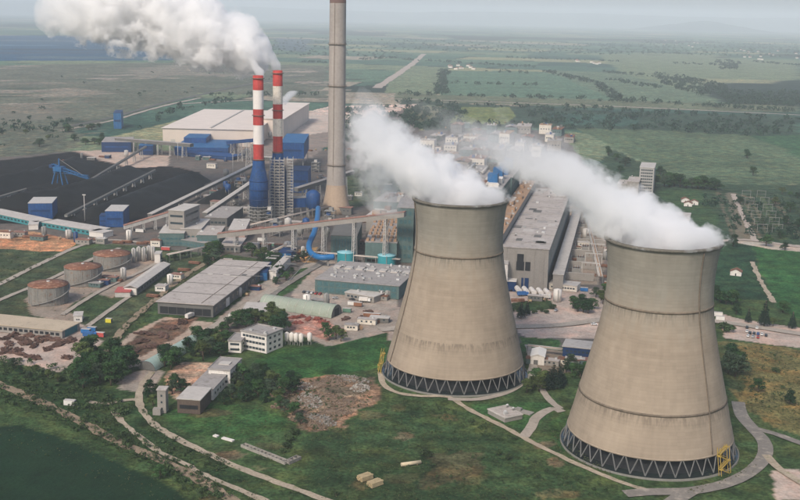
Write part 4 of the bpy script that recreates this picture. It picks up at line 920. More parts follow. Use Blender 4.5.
# --- tank farm
def oil_tank(px, py, r, hh, label):
    t = thing('storage_tank', label, 'tank', ground_of(px, py))
    MB().lathe([(0, r), (hh, r)], 48, cap0=False, cap1=False).build('shell', mat('grey_tank_shell', (.205, .195, .175), .75, .25, .15, streak=.5, stain=((.19, .11, .07), .3)), t)
    rf = MB().lathe([(hh - .05, r + .2), (hh + .35, r + .2), (hh + r * .10, r * .5), (hh + r * .14, .1)], 48).build('roof', mat('rusted_tank_roof', (.19, .085, .052), .9, .35, .12, fine=.6, stain=((.42, .27, .18), .35)), t)
    for k in range(14):
        a = 2 * PI * k / 14; MB().bar((r * math.cos(a) * 1.005, r * math.sin(a) * 1.005, 0), (r * math.cos(a) * 1.005, r * math.sin(a) * 1.005, hh), .3).build('wind_rib', m_steel, t)
    q = MB()
    for k in range(24):
        a0, a1 = k * .13 - 2.2, (k + 1) * .13 - 2.2; q.bar(((r + .7) * math.cos(a0), (r + .7) * math.sin(a0), hh * k / 24), ((r + .7) * math.cos(a1), (r + .7) * math.sin(a1), hh * (k + 1) / 24), 1.0, .35)
    q.build('spiral_stair', m_steel, t)
    rl = MB().lathe([(hh + .35, r), (hh + 1.3, r), (hh + 1.4, r)], 48, cap0=False, cap1=False)
    MB().lathe([(hh + r * .1, 1.2), (hh + r * .1 + 1.2, 1.2)], 12).build('roof_hatch', m_palesteel, rf)
    return t
oil_tank(49, 301.5, 14.0, 13, 'nearest grey tank with rust red roof in the tank farm')
oil_tank(83.5, 282.5, 14.0, 13, 'middle grey tank with rust red roof in the tank farm')
oil_tank(112.5, 267.5, 15.0, 12, 'farthest grey tank with rust red roof and a pale roof ring')
for k, (px, py) in enumerate(((134, 262), (139, 260.5), (144, 261), (149, 259.5), (153, 260))):
    t = thing('silver_vessel', ('first', 'second', 'third', 'fourth', 'fifth')[k] + ' slim silver upright vessel from the left behind tank farm', 'tank', ground_of(px, py))
    MB().lathe([(0, 1.9), (11, 1.9), (12.3, .5)], 16).build('shell', m_palesteel, t); MB().bar((0, -2.2, 0), (0, -2.2, 12), .4).build('ladder', m_steel, t)
building('hut', 'white cubic hut beside the silver upright vessels', 'hut', (155, 253), (160, 254), (162, 251), 8, m_whitewall, m_flat3)
t, w_, d_ = building('long_shed', 'long narrow shed with pale grey roof and white red end', 'shed', (127, 285), (137, 288), (170, 264), 5.5, m_walld, m_flat3, style='gable', rise=1.8); windows(t, w_, d_, 'r', 12, 1, 3, 1.6, 2, 3)
MB().box(0, -d_ / 2 - .1, .1, w_ * .9, .3, 5).build('white_end_wall', m_whitewall, t)
building('canopy', 'small red roofed canopy at the end of the long shed', 'shed', (117, 289), (130, 292), (133, 287), 4, m_palesteel, mat('red_roof', (.42, .10, .09), .8, .25, .3))
t, w_, d_ = building('low_store', 'long low store with beige vaulted roof at left edge', 'store', (-25, 322), (62, 331), (65, 321), 5, m_wall, mat('beige_sheet_roof', (.45, .37, .27), .85, .14, .1, stain=((.33, .27, .2), .3)), over=.6); windows(t, w_, d_, 'f', 16, 1, 2.6, 1.8, 1.6, 3, m_dark)
MB().box(w_ / 2 + .1, 0, .1, .3, d_ * .7, 4.4).build('blue_green_door', mat('bluegreen', (.03, .14, .16), .6, .2, .3), t)
t, w_, d_ = building('hut', 'little white hut beside the road in front of the tanks', 'hut', (74, 314), (82, 315.5), (83, 311.5), 4.6, m_whitewall, m_flat3); windows(t, w_, d_, 'f', 2, 1, .9, 1.0, 1.4, 3)
# --- pale green vaulted shed
ga, gb = G(262, 306), G(334, 317); d = gb - ga; ln = d.length; cA = (ga + gb) / 2; t = thing('vaulted_shed', 'long pale green barrel vaulted shed in the middle yard', 'shed', cA, math.atan2(d.y, d.x))
R_ = 8.0; mb = MB(); ns = 14; vs_ = [(x, R_ * math.cos(PI * k / ns) + 4, R_ * math.sin(PI * k / ns)) for x in (-ln / 2, ln / 2) for k in range(ns + 1)]; m1 = ns + 1
mb.face_block(vs_, [(k, k + 1, m1 + k + 1, m1 + k) for k in range(ns)], True); mb.build('vault', m_green, t)
for s in (-1, 1): MB().face_block([(s * (ln / 2 - .05), R_ * .98 * math.cos(PI * k / ns) + 4, R_ * .98 * math.sin(PI * k / ns)) for k in range(m1)], [tuple(range(m1)) if s > 0 else tuple(reversed(range(m1)))]).build('end_wall', m_walld, t)
for k in range(9): MB().tube([(-ln / 2 + (k + .5) * ln / 9, (R_ + .06) * math.cos(PI * j / 12) + 4, (R_ + .06) * math.sin(PI * j / 12)) for j in range(13)], .14, 5).build('rib', m_flat3, t)
MB().box(ln / 2 + .05, 4, .1, .3, 6, 5.2).build('door', m_dark, t)
building('flat_store', 'low flat store at the left end of the vaulted shed', 'store', (243, 309), (266, 314), (272, 303), 4, m_wall, m_flat3)
# --- white three storey office
t, w_, d_ = building('office_block', 'white three storey office block with long window bands', 'office', (241, 331), (266.5, 336), (273, 327.5), 11.5, m_whitewall, m_flat2, parapet=.6, vents=3, seed=9)
for r_ in range(3): windows(t, w_, d_, 'f', 7, 1, (w_ - 3) / 7 * .9, 1.5, 1.4 + r_ * 3.6, 3, m_glass, 1.2); windows(t, w_, d_, 'r', 3, 1, 2.2, 1.5, 1.4 + r_ * 3.6, 3, m_glass)
t, w_, d_ = building('office_wing', 'lower white wing on the left of the office block', 'office', (230, 339), (241, 341.5), (248, 334), 7.5, m_whitewall, m_flat2, parapet=.5)
for r_ in range(2): windows(t, w_, d_, 'f', 3, 1, 2.4, 1.4, 1.4 + r_ * 3.4, 3); windows(t, w_, d_, 'l', 3, 1, 2.0, 1.4, 1.4 + r_ * 3.4, 3)
# five white silos
for k, (px, py) in enumerate(((287, 344), (291.5, 344.5), (296, 345), (301, 345.5), (309.5, 344.5))):
    t = thing('white_silo', ('leftmost', 'second', 'third', 'fourth', 'separate rightmost')[k] + ' of the small white silos right of the office block', 'silo', ground_of(px, py))
    MB().lathe([(1.6, .4), (3, 1.5), (7.4, 1.5), (8.2, .3)], 16).build('shell', m_whitewall, t)
    lg = MB()
    for a in range(4): lg.bar((1.3 * math.cos(a * PI / 2 + .8), 1.3 * math.sin(a * PI / 2 + .8), 0), (1.3 * math.cos(a * PI / 2 + .8), 1.3 * math.sin(a * PI / 2 + .8), 3.2), .25)
    lg.build('leg_frame', m_steel, t)
# --- stepped flat-roofed building row, lower left
t, w_, d_ = building('workshop', 'near dark walled workshop with pale flat roof, lower left', 'workshop', (178.5, 397), (200, 400), (211, 388), 8, mat('dark_brown_wall', (.10, .075, .06), .9, .25, .2), m_flat3); windows(t, w_, d_, 'f', 5, 1, 2.4, 2.2, 2.5, 3, m_dark)
t, w_, d_ = building('workshop', 'middle workshop with grey felt roof and white side wall', 'workshop', (193, 385), (213, 389), (230, 371), 6.5, m_whitewall, m_flat2); windows(t, w_, d_, 'r', 6, 1, 2.0, 1.4, 2.4, 3)
t, w_, d_ = building('workshop', 'far workshop with pale roof and white walls, highest of the row', 'workshop', (211, 366.5), (230, 370.5), (241.5, 359), 9.5, m_whitewall, m_flat2, parapet=.4); windows(t, w_, d_, 'r', 5, 2, 2.0, 1.3, 2, 3.6); windows(t, w_, d_, 'f', 5, 2, 2.0, 1.3, 2, 3.6)
MB().box(0, 0, 9.7, w_ * .5, d_ * .25, .6).build('roof_light', m_flat3, t)
t, w_, d_ = building('silo_tower', 'narrow grey concrete tower beside the curved dirt track', 'tower', (157.5, 389), (165.5, 390), (168, 386.5), 13, m_wall, m_flat); windows(t, w_, d_, 'f', 1, 3, .9, 1.1, 2, 3.6)
MB().box(-2, -d_ / 2 - 1.6, 0, w_ * .9, 3.2, 3.4).build('porch', m_wall, t)
# --- right of the hall
t, w_, d_ = building('blue_store', 'dark blue walled store with pale roof between the towers', 'store', (563, 346), (592, 349), (594, 342), 9, m_navy, m_flat3, over=.6); MB().box(-.02 * w_, -d_ / 2 - .1, .1, 5, .3, 3.6).build('white_door', m_whitewall, t); windows(t, w_, d_, 'f', 6, 1, 1.6, 1.2, 5.5, 3)
t, w_, d_ = building('white_shed', 'small white gabled shed between the towers', 'shed', (531, 355), (544.5, 357), (546, 349.5), 5.5, m_whitewall, mat('white_sheet_roof', (.68, .65, .6), .7, .08, .2), style='gable', rise=1.5); MB().box(-1, -d_ / 2 - .1, .1, 2.6, .3, 3).build('door', m_walld, t)
t, w_, d_ = building('white_kiosk', 'white topped dark kiosk at the left foot of the turbine hall', 'kiosk', (506, 280), (516, 281.5), (517, 277), 8, m_navy, m_whitewall)
t, w_, d_ = building('white_annex', 'tall thin white annex left of the turbine hall front', 'building', (503, 263), (508, 264), (509, 258), 22, m_whitewall, m_flat3)
for k in range(5):
    px, py = 518 + k * 7.2, 293 + k * .7; t = thing('gas_tank', ('first', 'second', 'third', 'fourth', 'fifth')[k] + ' white horizontal tank from the left before turbine hall', 'tank', ground_of(px, py), math.radians(-84))
    MB().tube([(-5.6, 0, 2.9), (-5.2, 0, 2.9), (5.2, 0, 2.9), (5.6, 0, 2.9)], 2.0, 16).build('shell', m_whitewall, t); MB().box(-3, 0, 0, .5, 2.6, 1.6).build('saddle', m_wall, t); MB().box(3, 0, 0, .5, 2.6, 1.6).build('saddle', m_wall, t)
# transformer yard right of the hall
t, w_, d_ = building('relay_house', 'long cream relay house in front of the transformer yard', 'building', (549, 283), (577, 286), (578, 282), 5, m_cream, m_flat3); windows(t, w_, d_, 'f', 9, 1, 1.6, 1.2, 1.8, 3)
NT_ = 0; ORD = ('first', 'second', 'third', 'fourth', 'fifth', 'sixth', 'seventh')
for j in range(6):
    for i in range(2):
        NT_ += 1; px, py = 563 + j * 4.6 + i * 13, 272 - j * 11.0 + i * 1.5
        t = thing('transformer', 'grey transformer, ' + ORD[j] + ' from the relay house in the ' + ('left', 'right')[i] + ' column of the yard', 'transformer', ground_of(px, py), HA, 'transformers beside the turbine hall')
        MB().box(0, 0, .6, 7, 4.5, 4.2).build('tank', m_steel, t); MB().box(0, 0, 0, 8.5, 6, .6).build('plinth', m_wall, t); MB().box(0, 3.1, .8, 6, 1.4, 3.6).build('radiator', m_palesteel, t)
        MB().tube([(-3, 0, 6), (3, 0, 6)], .8, 10).build('conservator', m_steel, t)
        for k in (-2, 0, 2): MB().lathe([(4.8, .3), (7.2, .18)], 8, k, -1).build('bushing', m_rust, t)
for j in range(6):
    q = ground_of(560 + j * 5.2, 279 - j * 11.5); t = thing('fire_wall', 'thin concrete wall between transformer bays, ' + ORD[j] + ' from the relay house', 'wall', q, HA, 'walls between the transformer bays'); MB().box(12, 0, 0, 30, .5, 6).build('wall', m_wall, t); MB().box(12, 0, 6, 30.4, .8, .2).build('coping', m_flat3, t)
for j in range(7):
    q = ground_of(590 + j * 3.2, 276 - j * 10); t = thing('switch_gantry', 'steel gantry right of the transformer yard, ' + ORD[j] + ' from the front', 'gantry', q, HA, 'gantries beside the transformer yard')
    g_ = MB()
    for x in (-7, 7): g_.bar((x - .6, 0, 0), (x, 0, 11), .3); g_.bar((x + .6, 0, 0), (x, 0, 11), .3)
    g_.build('post', m_palesteel, t); MB().bar((-7.5, 0, 11), (7.5, 0, 11), .6).build('beam', m_palesteel, t)
    for x in (-4, 0, 4): MB().lathe([(8.6, .25), (10.8, .25)], 6, x, 0).build('insulator', m_rust, t)
# far right tower block and white box
t, w_, d_ = building('apartment_block', 'far grey multi-storey block right of the steam', 'building', (640, 167), (654.5, 168), (656, 163), 32, mat('far_grey_wall', (.34, .33, .31), .9, .15, .2), m_flat3)
for r_ in range(8): windows(t, w_, d_, 'f', 6, 1, 2.0, 1.7, 2 + r_ * 3.7, 3)
building('apartment_block', 'lower stepped block left of the far grey multi-storey block', 'building', (628, 180), (639, 182), (641, 177), 18, m_wall, m_flat, vents=4, seed=2)
building('apartment_block', 'low pale block left of the far multi-storey block', 'building', (618, 183), (627, 184), (629, 180), 10, m_wall, m_flat, vents=3, seed=3)
building('white_box_store', 'white box shaped store above the right cooling tower', 'store', (674, 215), (689.5, 218), (691, 213), 8, m_whitewall, m_flat3)
for px, py, lab in ((688, 206, 'brown roofed cottage left of the white box store'), (694, 204.5, 'second brown roofed cottage beside the white box store'), (685, 202, 'small cottage behind the brown roofed cottages'), (736, 275, 'small dark roofed cottage in the field right of tower')):
    q = ground_of(px, py); t = thing('cottage', lab, 'house', q, RND.uniform(-.5, .5)); MB().box(0, 0, 0, 9, 7, 3.4).build('wall', m_whitewall, t); MB().gable(9, 7, 3.3, 2.4, .5).build('roof', m_rust, t)
    MB().face_block([(-4.5, -3.45, 3.3), (4.5, -3.45, 3.3), (0, -3.45, 5.7)], [(0, 1, 2)]).build('gable_end', m_whitewall, t); MB().box(0, -3.52, .1, 1, .1, 2).build('door', m_dark, t)
# ================================================================== yard clutter, vehicles, rubble
ORDN = ('leftmost', 'second from left', 'third from left', 'fourth from left', 'fifth from left', 'sixth from left', 'seventh from left', 'eighth from left', 'ninth from left', 'tenth from left', 'eleventh from left', 'twelfth from left') + tuple(k + ' from left' for k in ('13th', '14th', '15th', '16th', '17th', '18th', '19th', '20th', '21st', '22nd', '23rd', '24th', '25th', '26th', '27th', '28th'))
def ranks(pts):
    order = sorted(range(len(pts)), key=lambda i: pts[i][0]); r = [0] * len(pts)
    for k, i in enumerate(order): r[i] = k
    return r
m_scrap = mat('rusty_scrap', (.085, .048, .036), .9, .45, .4, fine=1.5, obj_var=.35)
m_conc = mat('broken_concrete', (.27, .25, .22), .95, .3, .4, obj_var=.25)
m_wood = mat('yellow_timber', (.42, .33, .19), .85, .25, .5)
m_tyre = mat('tyre', (.02, .02, .02), .9, .1, 1)
def jumble(name, mt, n_, rx, ry, hz_, size, seed, parent=None, mesh_only=False):
    """loose broken pieces lying on and against each other in a low heap"""
    rnd = random.Random(seed); mb = MB()
    for k in range(n_):
        a = rnd.uniform(0, 2 * PI); r = math.sqrt(rnd.random()); x, y = r * rx * math.cos(a), r * ry * math.sin(a); s = size * rnd.uniform(.4, 1.5)
        z = max(0, (1 - r) * hz_ * rnd.uniform(.2, 1)); o = len(mb.v); mb.box(0, 0, -s * .2, s * rnd.uniform(.7, 2.2), s * rnd.uniform(.5, 1.2), s * rnd.uniform(.25, .8))
        e = Matrix.Translation((x, y, z)) @ Matrix.Rotation(rnd.uniform(0, 6.3), 4, 'Z') @ Matrix.Rotation(rnd.gauss(0, .35), 4, 'X') @ Matrix.Rotation(rnd.gauss(0, .35), 4, 'Y')
        for i in range(o, len(mb.v)): mb.v[i] = tuple(e @ (Vector(mb.v[i]) + Vector((rnd.uniform(-.12, .12), rnd.uniform(-.12, .12), rnd.uniform(-.1, .1))) * s))
    return mb
scrap_me = [jumble('scrap', m_scrap, 26, 3.6, 2.2, 1.5, 1.3, 100 + k).mesh('scrap_heap') for k in range(4)]
SP = [(4, 339), (13, 335.5), (22, 339.5), (30, 335.5), (38, 341), (46, 337), (35, 346), (27, 343.5), (58, 345), (47, 349.5), (65, 343), (70, 341), (7, 349), (16, 351), (24, 356), (66, 358), (10, 344), (52, 340), (3, 352.5), (33, 358)]
rk = ranks(SP)
for k, (px, py) in enumerate(SP):
    o = link('scrap_heap', scrap_me[k % 4], m_scrap); o.location = ground_of(px, py); o.rotation_euler.z = k * 1.3; o.scale = (1.0 + .5 * (k % 3), 1 + .2 * (k % 2), 1)
    tag(o, 'rusty heap of scrap metal in the pale left yard, ' + ORDN[rk[k]], 'scrap heap', 'scrap heaps in the pale yard')
SP = [(150, 347), (140, 342), (163, 335), (172, 328), (133, 351), (182, 322), (146, 334)]; rk = ranks(SP)
for k, (px, py) in enumerate(SP):
    o = link('scrap_heap', scrap_me[k % 4], m_scrap); o.location = ground_of(px, py); o.rotation_euler.z = k; o.scale = (1.7, 1.4, 1)
    tag(o, 'dark rusty heap in the brown yard before the large hall, ' + ORDN[rk[k]], 'scrap heap', 'scrap heaps before the large hall')
SP = [(293, 318), (300, 317), (309, 319), (318, 319.5), (324, 322), (298, 323), (345, 319), (362, 318), (368, 312), (355, 326)]; rk = ranks(SP[:6]) + ranks(SP[6:])
for k, (px, py) in enumerate(SP):
    o = link('scrap_heap', scrap_me[k % 4], mat('red_scrap', (.20, .06, .045), .9, .4, .4)); 
    o.location = ground_of(px, py); o.rotation_euler.z = k * .7; o.scale = (1.1, 1.0, .9)
    o.material_slots[0].link = 'OBJECT'; o.material_slots[0].material = MATS['red_scrap'] if k < 6 else m_scrap
    tag(o, ('reddish heap of steel parts in the yard behind the silos, ' if k < 6 else 'brown heap of steel parts right of the vaulted shed, ') + ORDN[rk[k]], 'scrap heap', 'steel heaps behind the silos' if k < 6 else 'steel heaps right of the vaulted shed')
# rubble tip left of the left tower
rub = [(300, 386, 9, 5), (318, 384, 10, 5), (335, 381, 9, 5), (352, 379, 9, 4), (286, 405, 7, 4), (300, 415, 8, 4), (322, 420, 10, 4), (335, 412, 8, 5), (345, 402, 8, 4), (310, 400, 11, 5), (328, 397, 9, 4), (282, 394, 6, 4), (360, 388, 6, 4), (315, 425, 7, 3)]
rk = ranks(rub)
for k, (px, py, rx, ry) in enumerate(rub):
    o = thing('rubble_heap', 'x', 'rubble heap', ground_of(px, py), k * .9); R_ = random.Random(k)
    MB().lathe([(-.4, 1.0), (.35, .72), (.9, .35), (1.1, .02)], 14, cap0=False, cap1=False).build('mound', mat('tip_soil', (.17, .125, .09), .95, .4, .3), o).scale = (rx * 1.1, ry * 1.15, 1.0)
    db = jumble('r', m_conc, 190, rx * 1.25, ry * 1.35, 1.9, .58, 200 + k).build('debris', m_conc, o); db['kind'] = 'stuff'
    tag(o, ('grey' if k % 3 == 0 else 'brown') + ' heap of broken concrete on the tip, ' + ORDN[rk[k]], 'rubble heap', 'rubble heaps on the brown tip')
    db.data.materials[0] = (m_conc, mat('brown_rubble', (.19, .135, .095), .95, .4, .4), mat('brown_rubble', (.19, .135, .095)))[k % 3]
# vehicles
def make_car(paint, long=4.4, name='parked_car'):
    t = thing(name, 'x', 'car'); hl = long / 2
    poly = [(-hl, .35), (hl, .35), (hl, .75), (hl - .1, .9), (hl - 1.2, 1.0), (-hl + .3, 1.02), (-hl, .9)]
    MB().face_block([(x, y, z) for y in (-.88, .88) for x, z in poly], [tuple(range(7)), tuple(reversed(range(7, 14)))] + [((k + 1) % 7, k, 7 + k, 7 + (k + 1) % 7) for k in range(7)]).build('body', paint, t)
    cb = [(-hl + .45, 1.0), (hl - 1.3, 1.0), (hl - 2.0, 1.45), (-hl + .9, 1.47)]
    MB().face_block([(x, y, z) for y in (-.74, .74) for x, z in cb], [tuple(range(4)), tuple(reversed(range(4, 8)))] + [((k + 1) % 4, k, 4 + k, 4 + (k + 1) % 4) for k in range(4)]).build('cabin_glass', m_glass, t)
    MB().box(-.25, 0, 1.44, long * .36, 1.4, .06).build('roof', paint, t)
    for sx in (-1, 1):
        for sy in (-1, 1): MB().tube([(sx * (hl - .85), sy * .72, .32), (sx * (hl - .85), sy * .92, .32)], .32, 12).build('wheel', m_tyre, t)
    return t
def make_truck(cabm, boxm):
    t = thing('truck', 'x', 'truck')
    MB().box(3.2, 0, .7, 1.9, 2.3, 2.2).build('cab', cabm, t); MB().box(-1.2, 0, 1.0, 6.6, 2.45, 2.5).build('cargo_box', boxm, t); MB().box(0, 0, .6, 8, 1.0, .35).build('chassis', m_steel, t)
    MB().box(4.16, 0, 1.9, .06, 1.9, .8).build('windscreen', m_glass, t)
    for sx in (3.1, -1.8, -3.2):
        for sy in (-1, 1): MB().tube([(sx, sy * .85, .5), (sx, sy * 1.15, .5)], .5, 12).build('wheel', m_tyre, t)
    return t
paints = [mat('car_white', (.7, .7, .68), .35, .05, 1), mat('car_dark', (.03, .032, .04), .3, .1, 1), mat('car_red', (.35, .03, .03), .35, .05, 1), mat('car_silver', (.4, .41, .42), .3, .05, 1), mat('car_blue', (.03, .08, .25), .3, .05, 1)]
protos = [remember(make_car(p)) for p in paints]; tprotos = [remember(make_truck(paints[0], m_whitewall)), remember(make_truck(m_rust, m_rust)), remember(make_truck(mat('cab_blue', (.03, .14, .4), .4, .1, 1), mat('tarp_blue', (.03, .12, .32), .7, .2, .5)))]
used = set()
def park(pr, px, py, rz, label, group=None):
    o = pr
    if pr.name in used: o = copy_tree(pr)
    used.add(pr.name); q = G(px, py); o.location = (q.x, q.y, .12); o.rotation_euler = (0, 0, rz); tag(o, label, None, group)
    if group is None and 'group' in o: del o['group']
CN = ('white', 'black', 'red', 'silver', 'blue')
lots = [(308, 293, 3), (312, 293.4, 0), (316, 294, 2), (320, 294.4, 2), (304, 292.6, 1)]
for i, (px, py, c) in enumerate(lots): park(protos[c], px, py, 1.35, '%s car, %s in the short row at the left front of the glazed hall' % (CN[c], ('second', 'third', 'fourth', 'rightmost', 'leftmost')[i]), 'cars before the glazed hall')
for i, (px, py, c, lab) in enumerate([(594, 325, 0, 'white car on the pale road just left of the right tower'), (512, 291, 1, 'black car near the gas tanks before the turbine hall'), (556, 311, 3, 'silver car in the middle of the yard before the hall'), (379, 297.5, 0, 'white car at the right end of the low annex'), (386, 298.3, 4, 'blue car at the right front of glazed hall'), (352, 300, 1, 'black car in front of the low annex'), (335, 298.6, 3, 'silver car left of the low annex')]): park(protos[c], px, py, .1 + .5 * i, lab)
for i, (px, py, c) in enumerate([(747, 332, 0), (750, 333.6, 1), (754, 334, 1), (758, 334.5, 4), (762, 335, 0), (766, 336, 1), (748, 336.5, 0), (753, 337.2, 3), (758, 337.8, 2), (757, 328.5, 0), (747, 328, 1)]):
    park(protos[c], px, py, 1.2, '%s car, %s in the car park right of the right tower' % (CN[c], ('first of the back row', 'second of the back row', 'third of the back row', 'fourth of the back row', 'fifth of the back row', 'last of the back row', 'first of the front row', 'second of the front row', 'third of the front row', 'right behind the rows', 'left behind the rows')[i]), 'cars in the car park')
park(tprotos[1], 462, 322, -.05, 'left one of two rusty brown trucks right of the left tower'); park(tprotos[1], 472, 323, -.05, 'right one of two rusty brown trucks right of the left tower')
for o in tprotos[1:2]: pass
park(tprotos[0], 545, 299, .3, 'white truck parked beside the gas tanks'); park(tprotos[2], 90, 337, .2, 'blue truck with blue tarpaulin beside the scrap yard')
park(tprotos[0], 365, 302, -.15, 'white truck standing before the low annex'); park(tprotos[0], 330, 292.5, -.1, 'white truck at the left front of the glazed hall')
park(tprotos[2], 523, 296, .2, 'blue truck under the turbine hall front wall'); park(tprotos[0], 190, 318, 1.2, 'white truck in front of the large hall')
# containers, cabins and small sheds: ribbed boxes with door ends
def container(px, py, L_, mt, label, rz=-.17, h=2.7, w_=2.6, group=None):
    t = thing('container', label, 'container', ground_of(px, py), rz, group); mb = MB().box(0, 0, .15, L_, w_, h)
    mb.build('shell', mt, t); rb = MB()
    for k in range(int(L_ / .9)):
        for s in (-1, 1): rb.box(-L_ / 2 + .45 + k * .9, s * (w_ / 2 + .03), .3, .3, .08, h - .3)
    rb.build('corrugation', mt, t); MB().box(L_ / 2 + .04, 0, .3, .08, w_ * .9, h - .4).build('door', m_walld, t); MB().box(0, 0, h + .15, L_ + .1, w_ + .1, .08).build('roof', m_flat3, t)
c_b, c_r, c_y, c_w, c_o, c_g = mat('cont_blue', (.02, .14, .36), .6, .2, .4), mat('cont_red', (.48, .08, .07), .6, .2, .4), mat('cont_yellow', (.62, .55, .05), .6, .2, .4), mat('cont_white', (.66, .64, .6), .6, .1, .4), mat('cont_rust', (.24, .11, .06), .8, .3, .4), mat('cont_green', (.1, .2, .15), .7, .2, .4)
for a in [(86, 333, 6, c_b, 'blue container at the corner of the scrap yard'), (92, 331, 6, c_b, 'second blue container behind the first at scrap yard corner'), (100, 336.5, 6, c_r, 'red container beside the blue truck'), (109, 322.5, 4, c_y, 'bright yellow container on the grass beside the road'), (352, 305, 6, c_w, 'white container before the low annex'), (358, 306, 6, c_o, 'rusty container right of a white one before the annex'),
          (372, 317, 12, c_o, 'long rusty container left of the left tower'), (368, 323, 12, c_o, 'long brown container nearest to the left tower base'), (347, 312, 6, c_g, 'green container right of the vaulted shed'), (233, 318, 6, c_w, 'white container on the pale road beside the large hall'), (574, 288, 6, c_w, 'white container below the relay house'), (584, 291, 6, c_b, 'blue container right of the relay house'),
          (718, 316, 6, c_w, 'white container at the right side of the right tower'), (720, 320, 6, c_w, 'second white container beside right tower, nearer the camera'), (536, 376, 6, c_w, 'white cabin between the towers beside the pale road'), (70, 405, 6, c_w, 'small white cabin in the scrub at lower left'), (270, 246, 8, c_g, 'green container under the long conveyor'), (262, 241, 8, c_w, 'white container under the long conveyor'), (228, 262, 8, c_o, 'rusty container behind the large hall'),
          (166, 250, 8, c_r, 'red container in front of the teal stepped block'), (150, 258, 8, c_w, 'white container beside the silver vessels'), (140, 232, 8, c_w, 'white container under crusher conveyor'), (608, 285, 6, c_o, 'rusty container left of the right tower top'), (500, 330, 6, c_w, 'white container beside the road right of the left tower'), (574, 366, 6, c_g, 'green container in front of the blue store'), (566, 362, 6, c_w, 'white container in front of the blue store')]: container(*a)
# second vaulted shed half hidden by trees
ga, gb = G(147, 370), G(194, 343); d = gb - ga; ln = d.length; cA = (ga + gb) / 2; t = thing('vaulted_shed', 'pale teal vaulted shed half hidden by trees, left of the workshops', 'shed', cA, math.atan2(d.y, d.x)); R_ = 5.5; ns = 12; m1 = ns + 1
mv = mat('pale_teal_vault', (.30, .40, .36), .7, .14, .1, stain=((.25, .3, .26), .3))
MB().face_block([(x, R_ * math.cos(PI * k / ns), R_ * math.sin(PI * k / ns)) for x in (-ln / 2, ln / 2) for k in range(m1)], [(k, k + 1, m1 + k + 1, m1 + k) for k in range(ns)], True).build('vault', mv, t)
for s in (-1, 1): MB().face_block([(s * (ln / 2 - .05), R_ * .98 * math.cos(PI * k / ns), R_ * .98 * math.sin(PI * k / ns)) for k in range(m1)], [tuple(range(m1)) if s > 0 else tuple(reversed(range(m1)))]).build('end_wall', m_walld, t)
# pump house slab between the towers
t, w_, d_ = building('pump_house', 'low pale flat pump house on the lawn between the towers', 'pump house', (488, 409), (505, 418), (518, 412), 2.6, m_wall, m_flat3, vents=4, seed=21)
for k in range(4): MB().box(-w_ / 2 + (k + .5) * w_ / 4, 0, 2.82, w_ / 4 * .86, d_ * .9, .18).build('roof_panel', m_flat, t)
t = thing('concrete_pad', 'flat pale pad beside the pump house', 'slab', ground_of(519, 411), -.6); MB().box(0, 0, 0, 16, 5, .5).build('slab', m_wall, t); MB().box(0, 0, .5, 3, 2, 1.4).build('pump', m_steel, t)
# concrete channel lying in the meadow: L shape with cross walls
pa, pb, pc = G(243, 446), G(287, 463.5), G(299, 458); t = thing('concrete_channel', 'L shaped open concrete channel lying in the meadow', 'channel', pa)
for nm, p_, q_, n_ in (('long_arm', pa, pb, 12), ('short_arm', pb, pc, 3)):
    d = (q_ - p_).normalized(); nr = Vector((-d.y, d.x, 0)); mb = MB()
    for s in (-1.3, 1.3): mb.bar(p_ - pa + nr * s + Vector((0, 0, .5)), q_ - pa + nr * s + Vector((0, 0, .5)), .45, 1.6)
    mb.build(nm, m_conc, t)
    for k in range(n_ + 1):
        c = p_.lerp(q_, k / n_) - pa; MB().bar(c - nr * 1.1 + Vector((0, 0, .6)), c + nr * 1.1 + Vector((0, 0, .6)), .4, .9).build('cross_wall', m_conc, t)
for px, py, L_, lab in ((228, 440, 7, 'long pale slab in the meadow left of the channel'), (216, 436.5, 2.6, 'short pale slab in the meadow left of the longer slab')):
    t = thing('slab', lab, 'slab', ground_of(px, py), -.55); MB().box(0, 0, 0, L_, 2, .7).build('slab', m_whitewall, t)
t = thing('pipe_section', 'pale pipe section lying alone in the meadow', 'pipe', ground_of(411, 465), .38); MB().tube([(-5, 0, .9), (5, 0, .9)], .9, 16).build('pipe', mat('cream_pipe', (.52, .44, .3), .8, .15, .3), t); MB().box(-3, 0, -.1, .4, 1.6, .5).build('chock', m_wood, t); MB().box(3, 0, -.1, .4, 1.6, .5).build('chock', m_wood, t)
for px, py, lab in ((365, 479, 'left stack of pale yellow timber in the foreground meadow'), (375, 485, 'right stack of pale yellow timber in the foreground meadow')):
    t = thing('timber_stack', lab, 'timber stack', ground_of(px, py), .75)
    for lv in range(3):
        for k in range(4): MB().box(0, -1.5 + k * 1.0, lv * .75, 7.0 - .5 * ((k + lv) % 2), .8, .62).build('beam', m_wood, t)
# yard pipe racks
def pipe_rack(P0, P1, h, label, n_=4):
    a_, b_ = G(*P0), G(*P1); d = b_ - a_; ln = d.length; t = thing('pipe_rack', label, 'pipe rack', (a_.x, a_.y, 0), math.atan2(d.y, d.x))
    for k in range(int(ln / 12) + 1):
        g_ = MB()
        for s in (-2, 2): g_.bar((k * 12, s, 0), (k * 12, s, h), .35)
        g_.bar((k * 12, -2.3, h), (k * 12, 2.3, h), .35); g_.build('trestle', m_steel, t)
    for k in range(n_): MB().tube([(0, -1.5 + k, h + .5), (ln, -1.5 + k, h + .5)], .32 + .1 * (k % 2), 8).build('pipe', (m_palesteel, m_brown, m_flat3)[k % 3], t)
pipe_rack((268, 262), (300, 246), 7, 'pipe rack leading to the long conveyor'); pipe_rack((310, 260), (400, 268), 7, 'pipe rack behind the glazed hall'); pipe_rack((600, 285), (585, 215), 7, 'pipe rack along the right side of the transformer yard')
